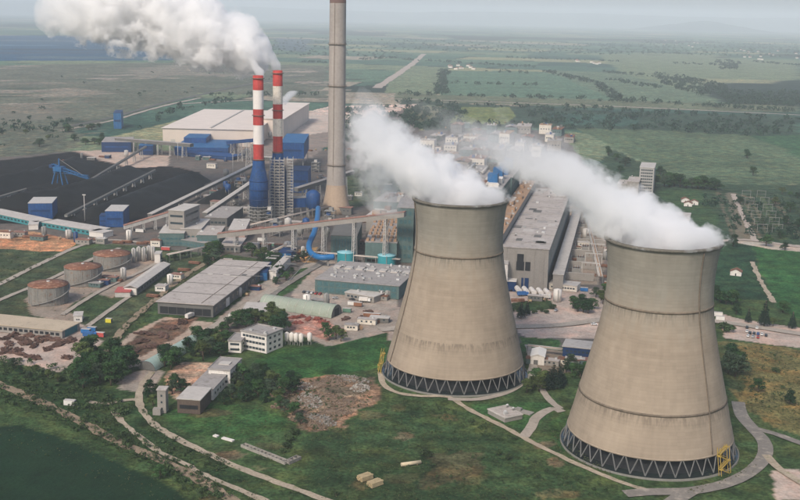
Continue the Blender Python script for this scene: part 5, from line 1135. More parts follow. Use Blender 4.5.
pipe_rack((168, 262), (215, 252), 6, 'pipe rack behind the large hall near the trees'); pipe_rack((527, 352), (562, 356), 4, 'pipe rack behind the white shed'); pipe_rack((240, 236), (330, 214), 8, 'pipe rack at the foot of the striped stacks', 5)
# steel frames, hoppers and small plant between the stacks, the chimney and the boiler house
smalls = [(236, 205), (246, 212), (228, 196), (240, 190), (296, 226), (306, 232), (330, 224), (345, 214), (288, 232), (352, 236), (362, 246), (300, 240), (276, 236), (258, 232), (326, 242), (268, 222), (340, 242), (376, 252), (392, 254), (218, 206), (300, 190), (322, 186), (268, 160), (292, 152), (246, 160), (212, 168), (226, 180), (316, 172), (256, 148), (270, 140)]
posn = ['beside the pale coal conveyor', 'left of the striped stacks', 'near the small coal heap', 'behind the small coal heap', 'under the blue flue duct', 'left of the blue elbow pipe', 'at the right of the chimney foot', 'behind the teal ribbed block', 'below the striped stacks', 'right of the teal ribbed block', 'behind the left teal tank', 'in the gap under the conveyor middle', 'under the conveyor left half', 'just below the left striped stack', 'right of the blue elbow pipe', 'between stack feet and conveyor', 'left of the left teal tank', 'between the two teal tanks', 'right of the right teal tank', 'behind the crusher blocks', 'behind the flue duct', 'left of the chimney', 'behind left striped stack', 'under the bright blue house', 'left of the stacks behind the pale conveyor', 'under the rear blue hall', 'right of the coal yard', 'near the square blue house', 'behind both striped stacks', 'in front of the beige hall']
for k, (px, py) in enumerate(smalls):
    q = ground_of(px, py); kind = k % 3
    if kind == 0:
        t = thing('equipment_frame', 'grey steel equipment frame ' + posn[k], 'steel frame', q, HA); hh = 9 + 6 * RND.random(); g_ = MB()
        for x in (-5, 5):
            for y in (-4, 4): g_.bar((x, y, 0), (x, y, hh), .5)
        for z in (hh * .33, hh * .66, hh):
            g_.box(0, 0, z, 10.6, 8.6, .3)
            for s in (-1, 1): g_.bar((-5, s * 4, z - hh * .33), (5, s * 4, z), .3)
        g_.build('frame', m_steel, t)
        for z in (hh * .33, hh * .66, hh): MB().box(RND.uniform(-2, 2), 0, z + .3, 4, 4, hh * .24).build('machine', RND.choice((m_palesteel, m_blue, m_brown, m_steel)), t)
    elif kind == 1:
        t = thing('plant_shed', 'small plant shed with flat roof ' + posn[k], 'shed', q, HA); hh = RND.uniform(4, 8); a_, b_ = RND.uniform(8, 16), RND.uniform(6, 10)
        MB().box(0, 0, 0, a_, b_, hh).build('wall', RND.choice((m_wall, m_walld, m_tealwall, m_cream)), t); MB().box(0, 0, hh, a_ + .8, b_ + .8, .4).build('roof', RND.choice((m_flat, m_flat2, m_flat3, m_redroof)), t); windows(t, a_, b_, 'f', 3, 1, 1.5, 1.2, hh * .5, 3)
    else:
        t = thing('hopper', 'steel hopper on legs ' + posn[k], 'hopper', q, HA); MB().lathe([(4, 1), (8, 3.4), (13, 3.4), (14.5, .6)], 18).build('bin', RND.choice((m_palesteel, m_steel, m_blue)), t)
        for a in range(4): MB().bar((3 * math.cos(a * PI / 2 + .7), 3 * math.sin(a * PI / 2 + .7), 0), (3 * math.cos(a * PI / 2 + .7), 3 * math.sin(a * PI / 2 + .7), 8.5), .4).build('leg', m_steel, t)

# more small plant in strips: sheds, hoppers, kiosks, cable drums
def strip(line, n_, where, seed, hmax=6):
    rnd = random.Random(seed); pts = [(line[0][0] + (line[1][0] - line[0][0]) * (k + rnd.uniform(.1, .9)) / n_, line[0][1] + (line[1][1] - line[0][1]) * (k + .5) / n_ + rnd.uniform(-2.2, 2.2)) for k in range(n_)]; rk = ranks(pts)
    for k, (px, py) in enumerate(pts):
        q = ground_of(px, py); kind = rnd.choice('ssdtp'); tl = where + ', ' + ORDN[rk[k]]
        if kind == 's':
            hh = rnd.uniform(3, hmax); a_, b_ = rnd.uniform(6, 14), rnd.uniform(4, 8); t = thing('plant_shed', 'small flat roofed shed ' + tl, 'shed', q, HA + rnd.uniform(-.1, .1))
            MB().box(0, 0, 0, a_, b_, hh).build('wall', rnd.choice((m_wall, m_walld, m_tealwall, m_cream, m_navy, m_whitewall)), t); MB().box(0, 0, hh, a_ + .7, b_ + .7, .35).build('roof', rnd.choice((m_flat, m_flat2, m_flat3, m_redroof, m_rust)), t); windows(t, a_, b_, 'f', 3, 1, 1.3, 1.1, hh * .45, 3); MB().box(a_ * .3, b_ * .2, hh + .3, 1.2, 1.2, 1).build('roof_vent', m_vent, t)
        elif kind == 'd':
            t = thing('cable_drum', 'brown cable drum ' + tl, 'drum', q, rnd.uniform(0, 3)); MB().tube([(-.9, 0, 1.4), (.9, 0, 1.4)], .9, 12).build('core', m_wood, t)
            for s in (-1, 1): MB().tube([(s * .9, 0, 1.4), (s * 1.1, 0, 1.4)], 1.4, 16).build('flange', m_brown, t)
        elif kind == 't':
            t = thing('upright_tank', 'small upright tank ' + tl, 'tank', q); r = rnd.uniform(1.6, 3.2); hh = rnd.uniform(5, 10); MB().lathe([(0, r), (hh, r), (hh + .8, .3)], 18).build('shell', rnd.choice((m_palesteel, m_steel, m_whitewall, m_blue)), t); MB().bar((0, -r - .3, 0), (0, -r - .3, hh + .5), .4).build('ladder', m_steel, t)
        else:
            t = thing('pipe_stack', 'pile of long rusty pipes ' + tl, 'pipes', q, HA + rnd.uniform(-.3, .3))
            for lv in range(2):
                for j in range(4 - lv): MB().tube([(-5, -1.8 + j * 1.1 + lv * .55, .5 + lv * .95), (5, -1.8 + j * 1.1 + lv * .55, .5 + lv * .95)], .5, 8).build('pipe', m_rust, t)
strip(((4, 236), (120, 244)), 12, 'in the strip before the feeder sheds', 1); strip(((120, 240), (160, 246)), 5, 'left of the teal blocks', 2); strip(((206, 200), (250, 176)), 7, 'along the pale coal conveyor', 3); strip(((196, 162), (250, 158)), 7, 'below the long blue conveyor hall', 4); strip(((255, 158), (330, 150)), 8, 'between the stacks and the beige halls', 5, 10)
strip(((290, 180), (330, 176)), 5, 'behind the blue flue duct', 6, 9); strip(((344, 226), (400, 218)), 6, 'right of the chimney foot', 7, 10); strip(((244, 246), (310, 256)), 7, 'in the yard under the conveyor', 8); strip(((290, 310), (330, 305)), 5, 'behind the vaulted shed', 9, 4); strip(((340, 335), (385, 318)), 6, 'in the yard left of the left tower', 10, 4)
strip(((566, 268), (600, 222)), 9, 'among the transformer bays', 11, 5); strip(((600, 280), (612, 240)), 5, 'right of the transformer yard', 12, 6); strip(((515, 300), (560, 303)), 5, 'before the turbine hall front', 13, 4); strip(((535, 362), (590, 364)), 6, 'between the white shed and blue store', 14, 4); strip(((90, 290), (125, 276)), 5, 'between white hut and tanks', 15, 4)
strip(((150, 300), (200, 262)), 6, 'between the long shed and the large hall', 16, 4); strip(((60, 160), (130, 158)), 6, 'at the back edge of the coal yard', 17, 6); strip(((345, 200), (395, 190)), 5, 'in the green behind the conveyor end', 18, 8); strip(((225, 300), (262, 290)), 4, 'beside the right wall of the large hall', 19, 3); strip(((345, 289), (392, 301)), 5, 'in the yard before the glazed hall', 20, 3)

for i in range(2):
    for j in range(6):
        q = ground_of(746 + i * 15 + j * 3.2, 198 + j * 7); t = thing('switch_gantry', 'fine dark gantry in the ' + ('left', 'right')[i] + ' row among the right plots, ' + ORD[j] + ' from the back', 'gantry', q, -.1, 'gantries among the right plots')
        for x in (-5, 5): MB().bar((x, 0, 0), (x, 0, 9), .3).build('post', m_steel, t)
        MB().bar((-5.5, 0, 9), (5.5, 0, 9), .35).build('beam', m_steel, t); MB().bar((-5.5, 0, 5), (5.5, 0, 5), .2).build('beam', m_steel, t)

strip(((408, 160), (480, 135)), 8, 'among far roofs left of the boilers', 31, 16); strip(((404, 180), (440, 170)), 5, 'behind the left tower steam', 32, 14); strip(((440, 128), (520, 122)), 8, 'at the far end of the plant', 33, 12); strip(((345, 150), (398, 140)), 5, 'behind the chimney at the wood edge', 34, 9)

# rows of low workshops and stores filling the back of the plant
rw = random.Random(71); RC = (('brown', m_brown), ('grey', m_flat2), ('pale', m_flat3), ('rusty', m_rust), ('beige', m_flat), ('reddish', m_redroof))
for r_, (y0, x0, x1, n_) in enumerate(((178, 452, 492, 3), (168, 430, 500, 5), (158, 424, 545, 7), (149, 420, 565, 8), (141, 428, 575, 8), (134, 446, 570, 7))):
    for k in range(n_):
        px = x0 + (x1 - x0) * (k + rw.uniform(.25, .75)) / n_; py = y0 + rw.uniform(-2.5, 2.5); q = ground_of(px, py); a_, b_, hh = rw.uniform(14, 26), rw.uniform(20, 55), rw.uniform(7, 17); cn, rm_ = rw.choice(RC)
        t = thing('back_shed', '%s roofed shed at the back of the plant, row %s, %s from left' % (cn, ORD[r_], ORDN[k].split()[0].replace('leftmost', 'first')) if k < 7 else '%s roofed shed at the back of the plant, row %s, rightmost' % (cn, ORD[r_]), 'shed', q, HA + rw.uniform(-.05, .05))
        MB().box(0, 0, 0, a_, b_, hh).build('wall', rw.choice((m_wall, m_walld, m_tealwall, m_cream)), t)
        if rw.random() < .5: rf = MB().gable(a_, b_, hh - .1, 3, .5).build('roof', rm_, t)
        else: rf = MB().box(0, 0, hh, a_ + .8, b_ + .8, .4).build('roof', rm_, t)
        windows(t, a_, b_, 'f', 4, 1, 2.2, 2, hh * .5, 3)
        for j in range(4): MB().box(rw.uniform(-.3, .3) * a_, rw.uniform(-.4, .4) * b_, hh + .3, rw.uniform(2, 4), rw.uniform(2, 6), rw.uniform(1.5, 4.5)).build('roof_housing', rw.choice((m_flat3, m_walld, m_brown, m_blue, m_vent)), t)
# ================================================================== vegetation
def leaf_mat(name, col, var=.45):
    mt, n, b = new_mat(name); N, L = n.nodes.new, n.links.new
    oi = N('ShaderNodeObjectInfo'); geo = N('ShaderNodeNewGeometry'); q = N('ShaderNodeTexNoise'); q.inputs['Scale'].default_value = .35; q.inputs['Detail'].default_value = 3; L(geo.outputs['Position'], q.inputs['Vector'])
    mr = N('ShaderNodeMapRange'); mr.inputs[1].default_value = .3; mr.inputs[2].default_value = .7; mr.inputs[3].default_value = 1 - var; mr.inputs[4].default_value = 1 + var; L(q.outputs[0], mr.inputs[0])
    mo = N('ShaderNodeMapRange'); mo.inputs[3].default_value = .72; mo.inputs[4].default_value = 1.3; L(oi.outputs['Random'], mo.inputs[0])
    ml = N('ShaderNodeMath'); ml.operation = 'MULTIPLY'; L(mr.outputs[0], ml.inputs[0]); L(mo.outputs[0], ml.inputs[1])
    v = N('ShaderNodeVectorMath'); v.operation = 'SCALE'; v.inputs[0].default_value = col; L(ml.outputs[0], v.inputs['Scale']); L(v.outputs[0], b.inputs['Base Color'])
    b.inputs['Roughness'].default_value = .75; b.inputs['Specular IOR Level'].default_value = .15
    return mt
m_leaf = leaf_mat('broad_leaf', (.036, .082, .026)); m_leafd = leaf_mat('dark_leaf', (.020, .052, .020)); m_leafy = leaf_mat('yellowish_leaf', (.066, .092, .030)); m_leafg = leaf_mat('grey_green_leaf', (.046, .074, .042)); m_con = leaf_mat('conifer_needle', (.011, .027, .017), .3); m_scrub = leaf_mat('scrub_leaf', (.040, .066, .026)); m_far = leaf_mat('far_foliage', (.020, .050, .030)); m_tuft = leaf_mat('tall_grass', (.085, .098, .040))
m_bark = mat('bark', (.09, .07, .05), .95, .3, 1.0)
def leaves(lobes, n_, size, seed):
    """leaf sprays: small bent faces spread through and over the lobes, mostly facing outward"""
    rs = np.random.RandomState(seed); V = []; wts = np.array([l[1] ** 2 for l in lobes]); ids = rs.choice(len(lobes), n_, p=wts / wts.sum())
    for i in ids:
        c, r, sq = lobes[i]; d = rs.normal(size=3); d /= np.linalg.norm(d); 
        if d[2] < -.55: d[2] *= -.6
        p = np.array(c) + d * np.array([r, r, r * sq]) * (rs.uniform(.62, 1.06))
        nrm = d + rs.normal(size=3) * .45; nrm /= np.linalg.norm(nrm); a = np.cross(nrm, rs.normal(size=3)); a /= np.linalg.norm(a); b = np.cross(nrm, a); s = size * rs.uniform(.55, 1.25)
        V += [p - a * s * .5, p + b * s * .32 + nrm * s * .12, p + a * s * .55, p - b * s * .34 + nrm * s * .1]
    return V
def mesh_quads(name, V):
    V = np.array(V, dtype=np.float32); nq = len(V) // 4; me = bpy.data.meshes.new(name); me.vertices.add(len(V)); me.vertices.foreach_set('co', V.ravel()); me.loops.add(nq * 4); me.loops.foreach_set('vertex_index', np.arange(nq * 4, dtype=np.int32))
    me.polygons.add(nq); me.polygons.foreach_set('loop_start', np.arange(0, nq * 4, 4, dtype=np.int32)); me.polygons.foreach_set('loop_total', np.full(nq, 4, dtype=np.int32)); me.update(calc_edges=True); return me
def tree_proto(seed, kind):
    rnd = random.Random(seed); lobes = []; tk = MB()
    if kind == 'broad':     # unit height 10 m
        tk.tube([(0, 0, -.3), (rnd.uniform(-.15, .15), 0, 2), (rnd.uniform(-.3, .3), rnd.uniform(-.3, .3), 4.5), (rnd.uniform(-.4, .4), 0, 7)], .28, 7)
        for k in range(15):
            a = rnd.uniform(0, 6.28); rr = rnd.uniform(.8, 3.4); z = rnd.uniform(2.6, 8.4); rr *= 1 - max(0, (z - 5.5)) * .2; c = (rr * math.cos(a), rr * math.sin(a), z); lobes.append((c, rnd.uniform(.7, 1.75), .8)); tk.bar((0, 0, z * .55), c, .16)
        lobes += [((0, 0, 5.6), 2.2, 1.0), ((rnd.uniform(-.6, .6), rnd.uniform(-.6, .6), 7.8), 1.8, .9)]; V = leaves(lobes, 1900, .60, seed)
    elif kind == 'conifer':
        tk.tube([(0, 0, -.3), (0, 0, 9.4)], .2, 7)
        for k in range(9):
            z = 1.3 + k * .95; lobes.append(((rnd.uniform(-.1, .1), rnd.uniform(-.1, .1), z), 2.1 * (1 - k / 10.5), .55))
        V = leaves(lobes, 1300, .5, seed)
    else:                   # bush, unit height 3 m
        for k in range(4): tk.bar((0, 0, -.2), (rnd.uniform(-1, 1), rnd.uniform(-1, 1), 1.3), .12)
        for k in range(6):
            a = rnd.uniform(0, 6.28); rr = rnd.uniform(.2, 1.3); lobes.append(((rr * math.cos(a), rr * math.sin(a), rnd.uniform(.8, 1.8)), rnd.uniform(.7, 1.2), .85))
        V = leaves(lobes, 520, .5, seed)
    return mesh_quads('crown', V), tk.mesh('trunk')
PB = [tree_proto(300 + k, 'broad') for k in range(6)]; PC = [tree_proto(400 + k, 'conifer') for k in range(3)]; PU = [tree_proto(500 + k, 'bush') for k in range(4)]
for pr in PB + PC + PU: pr[1].materials.append(m_bark)
for k, pr in enumerate(PB): pr[0].materials.append((m_leaf, m_leafd, m_leafg, m_leaf, m_leafd, m_leafy)[k])
for pr in PC: pr[0].materials.append(m_con)
for pr in PU: pr[0].materials.append(m_scrub)
TR = random.Random(77); TN = [0]
def plant(px, py, h, kind, label, group, wide=1.0):
    pool, unit, nm = {'b': (PB, 10, 'broadleaf_tree'), 'c': (PC, 10, 'conifer_tree'), 'u': (PU, 3, 'bush')}[kind]; TN[0] += 1
    cm, tm = pool[TR.randrange(len(pool))]; q = G(px, py); t = thing(nm, label, 'bush' if kind == 'u' else 'tree', (q.x, q.y, -.25), TR.uniform(0, 6.28), group); s = h / unit; t.scale = (s * wide, s * wide, s)
    link('crown', cm, None, t); link('stem' if kind == 'u' else 'trunk', tm, None, t)
def clump(pts, label, group, kind='b', h=(8, 11), wide=(1.0, 1.25)):
    rk = ranks(pts)
    for k, (px, py) in enumerate(pts): plant(px, py, TR.uniform(*h) * (1.2 if kind == 'b' and py > 200 else 1), kind, label + ', ' + ORDN[rk[k]], group, TR.uniform(*wide) * 1.15)
def scatter(poly, n_, seed):
    rnd = random.Random(seed); xs_, ys_ = [p[0] for p in poly], [p[1] for p in poly]; res = []
    while len(res) < n_:
        x, y = rnd.uniform(min(xs_), max(xs_)), rnd.uniform(min(ys_), max(ys_))
        if inpoly(np.array([x]), np.array([y]), poly)[0]: res.append((x, y))
    return res
clump(scatter([(76, 366), (92, 352), (118, 356), (130, 372), (120, 390), (92, 394), (78, 384)], 20, 1), 'tall dark tree in the clump below the scrap yard', 'trees below the scrap yard', h=(9, 14))
clump([(165, 366), (171, 369), (177, 364), (168, 361)], 'large tree in front of the pale teal vaulted shed', 'trees before the teal vaulted shed', h=(9, 12))
clump([(188, 352), (196, 356), (203, 350), (210, 354), (198, 345), (207, 343), (216, 350), (221, 356), (214, 342), (224, 346), (203, 360)], 'dark tree in the clump between teal shed and office block', 'trees left of the office block', h=(8, 12))
clump([(222, 334), (228, 329), (236, 326), (243, 323), (250, 321), (256, 324), (262, 321), (246, 328)], 'tree in the row behind the office block', 'trees behind the office block', h=(7, 10))
clump([(270, 330), (277, 334), (283, 330), (279, 325), (272, 322)], 'tall tree at the right corner of the office block', 'trees right of the office block', h=(10, 13))
clump([(239, 348), (240, 351)], 'round tree right in front of the office wing', 'trees before the office wing', h=(6, 8))
clump([(243, 380), (252, 384), (262, 388), (250, 392), (240, 392), (258, 396), (270, 394), (266, 402), (246, 401), (277, 402), (236, 385), (232, 398), (224, 404), (256, 376), (266, 380), (280, 408), (287, 412), (294, 417), (272, 388), (284, 396), (289, 388), (296, 392), (262, 374), (300, 424)], 'dark tree in the clump right of the workshops', 'trees right of the workshops', h=(6, 10))
clump([(176, 388), (183, 392), (172, 394)], 'tree between the grey tower and the workshops', 'trees beside the grey tower', h=(7, 9))
clump([(150, 392), (148, 399), (153, 406), (160, 410)], 'bushy tree beside the curved dirt track', 'trees beside the curved track', h=(5, 7))
clump(scatter([(196, 256), (216, 250), (226, 258), (210, 268), (196, 266)], 9, 2), 'tree in the clump behind the large hall', 'trees behind the large hall', h=(8, 11))
clump([(168, 262), (175, 260), (182, 258), (188, 256), (160, 262)], 'bushy tree in the strip before the teal blocks', 'trees before the teal blocks', h=(5, 7))
clump([(252, 256), (258, 259), (264, 258), (270, 262), (277, 264), (262, 265)], 'tree under the left half of the long conveyor', 'trees under the long conveyor', h=(8, 11))
clump([(283, 268), (290, 264), (297, 262), (279, 276), (286, 280), (304, 261), (292, 274), (276, 284)], 'tree on the green lawn before the conveyor', 'trees on the lawn', h=(5, 9))
clump([(329, 340), (336, 338), (341, 341), (326, 334)], 'dark tree right of the white silos', 'trees right of the silos', h=(6, 8))
plant(521, 318, 13, 'c', 'dark conifer in the yard right of the left tower', 'x', 1.3); plant(527, 315, 11, 'c', 'smaller dark conifer just behind the yard conifer', 'x', 1.2)
clump([(512, 311), (518, 309), (534, 313), (541, 311), (546, 313), (552, 308)], 'low bush on the island before the turbine hall', 'bushes before the turbine hall', 'u', (3, 4.5))
clump([(573, 308), (578, 311), (583, 312), (588, 313), (582, 306), (592, 309)], 'tree in the group left of the right tower', 'trees left of the right tower', h=(7, 10))
clump([(596, 297), (601, 300), (606, 296), (603, 304)], 'tree right beside the right tower upper part', 'trees beside the right tower', h=(7, 10))
clump([(553, 385), (557, 388), (549, 389), (560, 384)], 'dark conifer in the group between the two towers', 'conifers between the towers', 'c', (11, 14), (1.2, 1.5))
clump([(533, 388), (539, 391), (527, 392), (543, 386), (535, 383)], 'dense tree at the right foot of the left tower', 'trees at the foot of the left tower', h=(6, 9))
clump([(566, 372), (573, 375), (580, 378), (586, 374), (570, 366)], 'tree in front of the blue store', 'trees before the blue store', h=(5, 8))
plant(764, 326, 20, 'c', 'tallest dark conifer beside the car park', 'x', 1.1); plant(748, 322, 11, 'c', 'shorter conifer left of the tallest conifer', 'x', 1.2); plant(792, 328, 13, 'c', 'dark conifer at the right edge beside the car park', 'x', 1.2)
plant(773, 326, 7, 'b', 'small round tree right of the tallest conifer', 'x', 1.2); plant(736, 314, 9, 'b', 'small tree at the left end of the car park road', 'x', 1.2); plant(783, 312, 9, 'b', 'broad dark tree in front of the bright green field', 'x', 1.8)
clump([(724, 328), (728, 331)], 'dark bush at the right side of the right tower', 'bushes beside the right tower', 'u', (5, 6), (1.0, 1.3))
clump([(728, 373), (735, 376), (732, 367), (738, 370)], 'large dark tree in the clump right of the right tower', 'trees right of the right tower', h=(11, 14))
plant(758, 392, 9, 'b', 'round lone tree in the dry grass, left one', 'x', 1.3); plant(789, 404, 9, 'b', 'round lone tree in the dry grass, right one', 'x', 1.2); plant(776, 372, 4, 'u', 'lone bush in the dry grass', 'x')
clump([(716, 300), (720, 302), (726, 304), (712, 296), (732, 304)], 'dark tree behind the right tower at the field edge', 'trees at the field edge', h=(8, 11))
plant(747, 158, 15, 'b', 'lone dark tree high in the green field', 'x', 1.5); plant(753, 175, 13, 'b', 'lone dark tree lower in the green field', 'x', 1.4)
clump([(664, 186), (669, 187), (674, 186), (680, 187), (686, 188), (692, 188), (698, 189), (704, 189), (710, 189), (716, 190), (702, 186), (713, 186)], 'dark tree in the hedge below the far green field', 'trees in the right hedge', h=(12, 19), wide=(1.2, 1.6))
clump([(658, 182), (664, 178), (670, 180), (660, 174), (655, 186), (648, 190), (625, 166), (616, 160), (608, 155), (620, 172)], 'tree beside the far multi-storey block', 'trees beside the far block', h=(10, 16), wide=(1.2, 1.5))
clump([(782, 194), (790, 196), (797, 198), (775, 206), (790, 212), (800, 216), (785, 224), (798, 228), (770, 230), (762, 226), (733, 246), (766, 246), (785, 250), (740, 204), (780, 238)], 'orchard tree between plots at right edge', 'trees among the right plots', h=(6, 11), wide=(1.1, 1.4))
clump(scatter([(340, 160), (372, 150), (402, 160), (405, 190), (352, 200)], 22, 3), 'tree in the green clump right of the chimney', 'trees right of the chimney', h=(9, 14))
clump([(28, 380), (20, 374), (36, 372), (48, 378), (12, 368), (58, 382)], 'bushy tree below the scrap yard at left edge', 'trees at the left edge', h=(4, 7))
plant(160, 478, 7, 'b', 'round dark tree beside the narrow stony track', 'x', 1.4); plant(425, 455, 4.5, 'u', 'lone dark bush in the middle meadow', 'x', 1.2); plant(498, 455, 3.5, 'u', 'left one of two small bushes in the meadow', 'x'); plant(508, 459, 4, 'u', 'right one of two small bushes in the meadow', 'x'); plant(336, 495, 3, 'u', 'small bush beside the dirt track at bottom edge', 'x')
clump([(290, 440), (294, 434), (287, 447), (284, 452)], 'bush in the row above the concrete channel', 'bushes above the channel', 'u', (3, 4.5))
clump(scatter([(60, 128), (110, 125), (105, 145), (30, 148), (20, 135)], 16, 4), 'far tree in the green patch behind the coal yard', 'trees behind the coal yard', h=(8, 14), wide=(1.3, 1.7))
for o in list(bpy.data.objects):
    if o.get('group') == 'x': del o['group']
# scrub along the railway, hedges and far woods: masses nobody could count
def scrub(name, label, cat, spots, hs, nleaf, size, mt, seed):
    rs = random.Random(seed); V = []
    for i, (q, h) in enumerate(zip(spots, hs)):
        lob = [((q.x + rs.uniform(-.5, .5) * h, q.y + rs.uniform(-.5, .5) * h, h * rs.uniform(.25, .6)), h * rs.uniform(.35, .6), .8) for _ in range(3)]
        V += leaves(lob, nleaf, size * h, seed + i)
    return tag(link(name, mesh_quads(name, V), mt), label, cat, kind='stuff')
sp_, hs_ = [], []
for poly, n_, hr in (([(0, 378), (60, 392), (120, 425), (200, 470), (235, 500), (200, 500), (120, 452), (50, 420), (0, 402)], 420, (1.2, 3.2)), ([(-10, 355), (60, 368), (110, 395), (135, 410), (120, 420), (50, 395), (-10, 380)], 300, (1.2, 3.8)), ([(300, 440), (420, 400), (520, 445), (600, 490), (520, 505), (400, 505), (330, 480)], 320, (.7, 1.8)), ([(140, 405), (165, 435), (230, 465), (220, 475), (150, 440)], 90, (1, 2.4)), ([(720, 342), (800, 352), (800, 420), (745, 405)], 140, (.7, 1.9)), ([(262, 380), (380, 372), (372, 400), (320, 432), (275, 412)], 150, (.8, 2.2)), ([(150, 300), (215, 258), (235, 254), (170, 300), (115, 350), (105, 345)], 160, (.8, 2.2)), ([(0, 250), (60, 255), (20, 280), (0, 285)], 60, (1, 2)), ([(390, 400), (440, 405), (520, 440), (500, 442), (420, 412)], 110, (.8, 2.2)), ([(470, 440), (620, 492), (600, 500), (470, 460)], 100, (.8, 2))):
    for i, (px, py) in enumerate(scatter(poly, n_, n_)): sp_.append(G(px, py)); hs_.append(hr[0] + (hr[1] - hr[0]) * TR.random() ** 2)
scrub('scrub', 'low green scrub spread along the railway and over the meadow', 'scrub', sp_, hs_, 36, .38, m_scrub, 900)
# dry tall grass tufts
sp_, hs_ = [], []
for poly, n_ in (([(0, 385), (200, 450), (330, 505), (150, 505), (0, 440)], 700), ([(180, 410), (420, 400), (640, 495), (330, 505)], 1600), ([(720, 345), (800, 352), (800, 440), (745, 410)], 700), ([(0, 250), (100, 250), (100, 330), (0, 300)], 300), ([(265, 385), (375, 376), (372, 400), (320, 430), (276, 410)], 350), ([(540, 420), (620, 480), (560, 455)], 200), ([(735, 440), (760, 470), (680, 500)], 150)):
    for px, py in scatter(poly, n_, n_ + 1): sp_.append(G(px, py)); hs_.append(TR.uniform(.35, .8))
scrub('grass_tufts', 'tufts of tall dry grass in the meadows', 'grass', sp_, hs_, 6, .8, m_tuft, 1300)
# far hedges and woods
def along(line, gap, spread, h):
    pts = [G(*q) for q in line]
    for a_, b_ in zip(pts, pts[1:]):
        k = max(1, int((b_ - a_).length / gap))
        for j in range(k): 
            if TR.random() < .22: continue
            q = a_.lerp(b_, (j + TR.random()) / k); sp_.append(q + Vector((TR.gauss(0, spread), TR.gauss(0, spread), 0))); hs_.append(h * TR.uniform(.6, 1.3))
sp_, hs_ = [], []
for k in range(9):      # planted rows between the plots
    x = 737 + k * 5.5
    if k in (1, 4): continue
    a_, b_ = G(x, 196), G(x + 17, 238)
    for j in range(26): sp_.append(a_.lerp(b_, (j + TR.random()) / 26)); hs_.append(TR.uniform(1.2, 2.6))
scrub('row_crops', 'dark planted rows running away between the right plots', 'crop rows', sp_, hs_, 26, .5, m_far, 8000)
sp_, hs_ = [], []
for line in ([(390, 95), (480, 97), (545, 99), (640, 103), (700, 106), (800, 113)], [(395, 103), (520, 108), (650, 113), (800, 121)], [(400, 126), (470, 127), (560, 124)], [(560, 128), (650, 130), (760, 136)], [(400, 60), (470, 64), (535, 68)], [(445, 84), (545, 86)], [(490, 72), (530, 74)], [(505, 58), (560, 60), (620, 62)], [(600, 72), (660, 78), (700, 82)], [(610, 80), (650, 88), (690, 88)], [(752, 62), (800, 66)], [(445, 71), (440, 95)], [(545, 72), (600, 85), (622, 103)], [(670, 64), (735, 66)], [(700, 107), (800, 112)], [(600, 97), (680, 104)], [(360, 60), (395, 58)], [(300, 62), (330, 64)], [(0, 132), (60, 128)], [(130, 128), (185, 108)], [(205, 96), (330, 96)], [(340, 112), (400, 108)], [(200, 106), (235, 100)]):
    along(line, 17, 9, 13)
for poly, n_, h in (([(655, 74), (680, 76), (715, 84), (735, 92), (700, 96), (662, 84)], 150, 13), ([(715, 92), (800, 92), (812, 108), (730, 104)], 260, 12), ([(400, 110), (440, 104), (470, 112), (450, 128), (405, 132)], 120, 11), ([(520, 108), (640, 114), (700, 120), (800, 124), (800, 136), (640, 128), (540, 124)], 150, 11), ([(715, 60), (740, 62), (738, 70), (720, 70)], 60, 13), ([(340, 112), (395, 110), (402, 140), (345, 150)], 120, 10), ([(640, 40), (800, 42), (800, 58), (640, 54)], 420, 13), ([(400, 40), (640, 44), (640, 56), (400, 50)], 340, 12), ([(190, 36), (400, 40), (400, 58), (190, 54)], 300, 11), ([(0, 120), (60, 118), (100, 130), (0, 150)], 26, 8), ([(60, 70), (330, 70), (330, 90), (100, 110), (0, 115), (0, 80)], 18, 7), ([(690, 195), (800, 205), (800, 240), (740, 236)], 90, 5), ([(400, 150), (440, 140), (430, 165), (404, 175)], 30, 10)):
    for px, py in scatter(poly, n_, n_ + 7): sp_.append(G(px, py)); hs_.append(h * TR.uniform(.6, 1.3))
scrub('far_woods', 'dark tree masses and hedgerows across the distant plain', 'woods', sp_, hs_, 30, .42, m_far, 5000)
# hamlet houses far out in the plain
m_hw, m_hr = mat('far_house_wall', (.62, .58, .52), .9, .1, .2), mat('far_house_roof', (.34, .17, .12), .9, .2, .2)
hme, hrf = MB().box(0, 0, 0, 16, 11, 6).mesh('wall'), MB().gable(16, 11, 5.9, 4, .8).mesh('roof')
hpts = (scatter([(735, 50), (800, 52), (800, 60), (742, 60)], 16, 31) + scatter([(448, 66), (475, 66), (474, 70), (450, 70)], 8, 32) + scatter([(560, 60), (600, 62), (620, 66), (570, 64)], 6, 33) + scatter([(650, 40), (700, 42), (700, 48), (650, 46)], 8, 34)); hrk = ranks(hpts[:16]) + ranks(hpts[16:24]) + ranks(hpts[24:30]) + ranks(hpts[30:])
for i, (px, py) in enumerate(hpts):
    pass
    lab = ['tiny house of the far hamlet at the right edge'] * 16 + ['tiny house of the far hamlet among fields right of the chimney'] * 8 + ['tiny house among the middle far fields'] * 6 + ['tiny house of the farthest hamlet'] * 8
    t = thing('house', lab[i] + ', ' + ORDN[hrk[i]], 'house', ground_of(px, py), TR.uniform(-.6, .6), 'houses of the far hamlets, ' + lab[i][18:40]); link('wall', hme, m_hw, t); link('roof', hrf, m_hr, t)
# utility poles with wires across the lower left
pp = [(98, 390), (70, 372), (40, 352)]
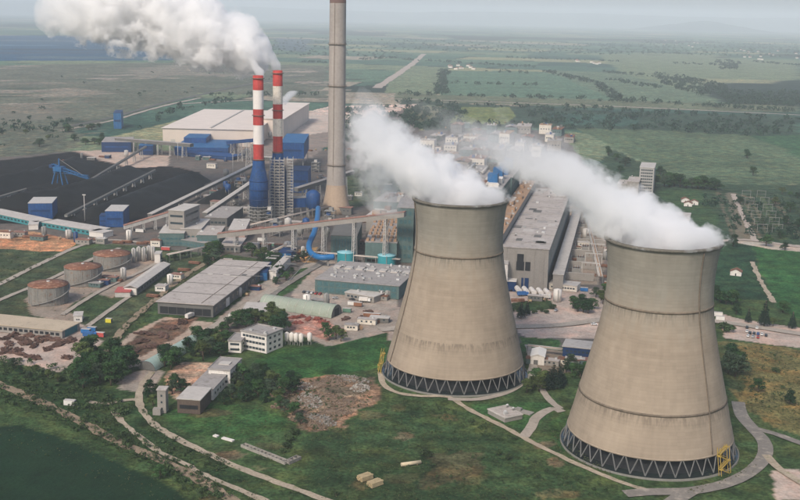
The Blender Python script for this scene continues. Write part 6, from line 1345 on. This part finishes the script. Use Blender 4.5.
# ridge added far away so that pale haze, not sky, fills the horizon
mb = MB(); vs_ = []; n1_, n2_ = 120, 6
for i in range(n1_ + 1):
    for j in range(n2_ + 1):
        x = -19000 + 38000 * i / n1_; v = j / n2_; h = math.sin(v * PI) ** .8 * (430 + 130 * float(fbm(np.array(x), np.array(3.0), 5200, 3))) ; vs_.append((x, 33000 + 9000 * v, h - 3))
mb.face_block(vs_, [(i * (n2_ + 1) + j, (i + 1) * (n2_ + 1) + j, (i + 1) * (n2_ + 1) + j + 1, i * (n2_ + 1) + j + 1) for i in range(n1_) for j in range(n2_)], True)
tag(mb.build('added_hills', mat('added_far_hills', (.07, .10, .07), .95, .3, .001)), 'added rolling land filling the horizon with pale haze', 'added_hills', kind='structure')
# low hill on the horizon
hx = G(700, 31); mb = MB(); n1_, n2_ = 40, 8; vs_ = []
for i in range(n1_ + 1):
    for j in range(n2_ + 1):
        u, v = -1 + 2 * i / n1_, -1 + 2 * j / n2_; h = 215 * max(0, 1 - u * u) ** 1.2 * max(0, 1 - v * v) * (1 + .5 * float(fbm(u * 900 + 40, v * 900, 350, 3))) * (1 if u > -.1 else .55 + .45 * (1 + u)); vs_.append((u * 1700, v * 1500, h - 4))
mb.face_block(vs_, [(i * (n2_ + 1) + j, (i + 1) * (n2_ + 1) + j, (i + 1) * (n2_ + 1) + j + 1, i * (n2_ + 1) + j + 1) for i in range(n1_) for j in range(n2_)], True)
o = mb.build('hill', mat('wooded_hill', (.03, .055, .04), .95, .3, .002)); o.location = (hx.x, hx.y, 0); tag(o, 'low wooded hill on the hazy horizon', 'hill', kind='structure')
# ================================================================== haze
hz = MB().box(0, 0, -2.0, 97000, 97000, 640.0)
hm = bpy.data.materials.new('haze'); hm.use_nodes = True; n = hm.node_tree; n.nodes.clear()
pv_ = n.nodes.new('ShaderNodeVolumePrincipled'); pv_.inputs['Color'].default_value = (.84, .925, 1.0, 1); pv_.inputs['Density'].default_value = HAZE; pv_.inputs['Anisotropy'].default_value = -.15
o_ = n.nodes.new('ShaderNodeOutputMaterial'); n.links.new(pv_.outputs[0], o_.inputs['Volume'])
tag(hz.build('haze', hm), 'pale blue haze over the whole plain', 'haze', kind='stuff')
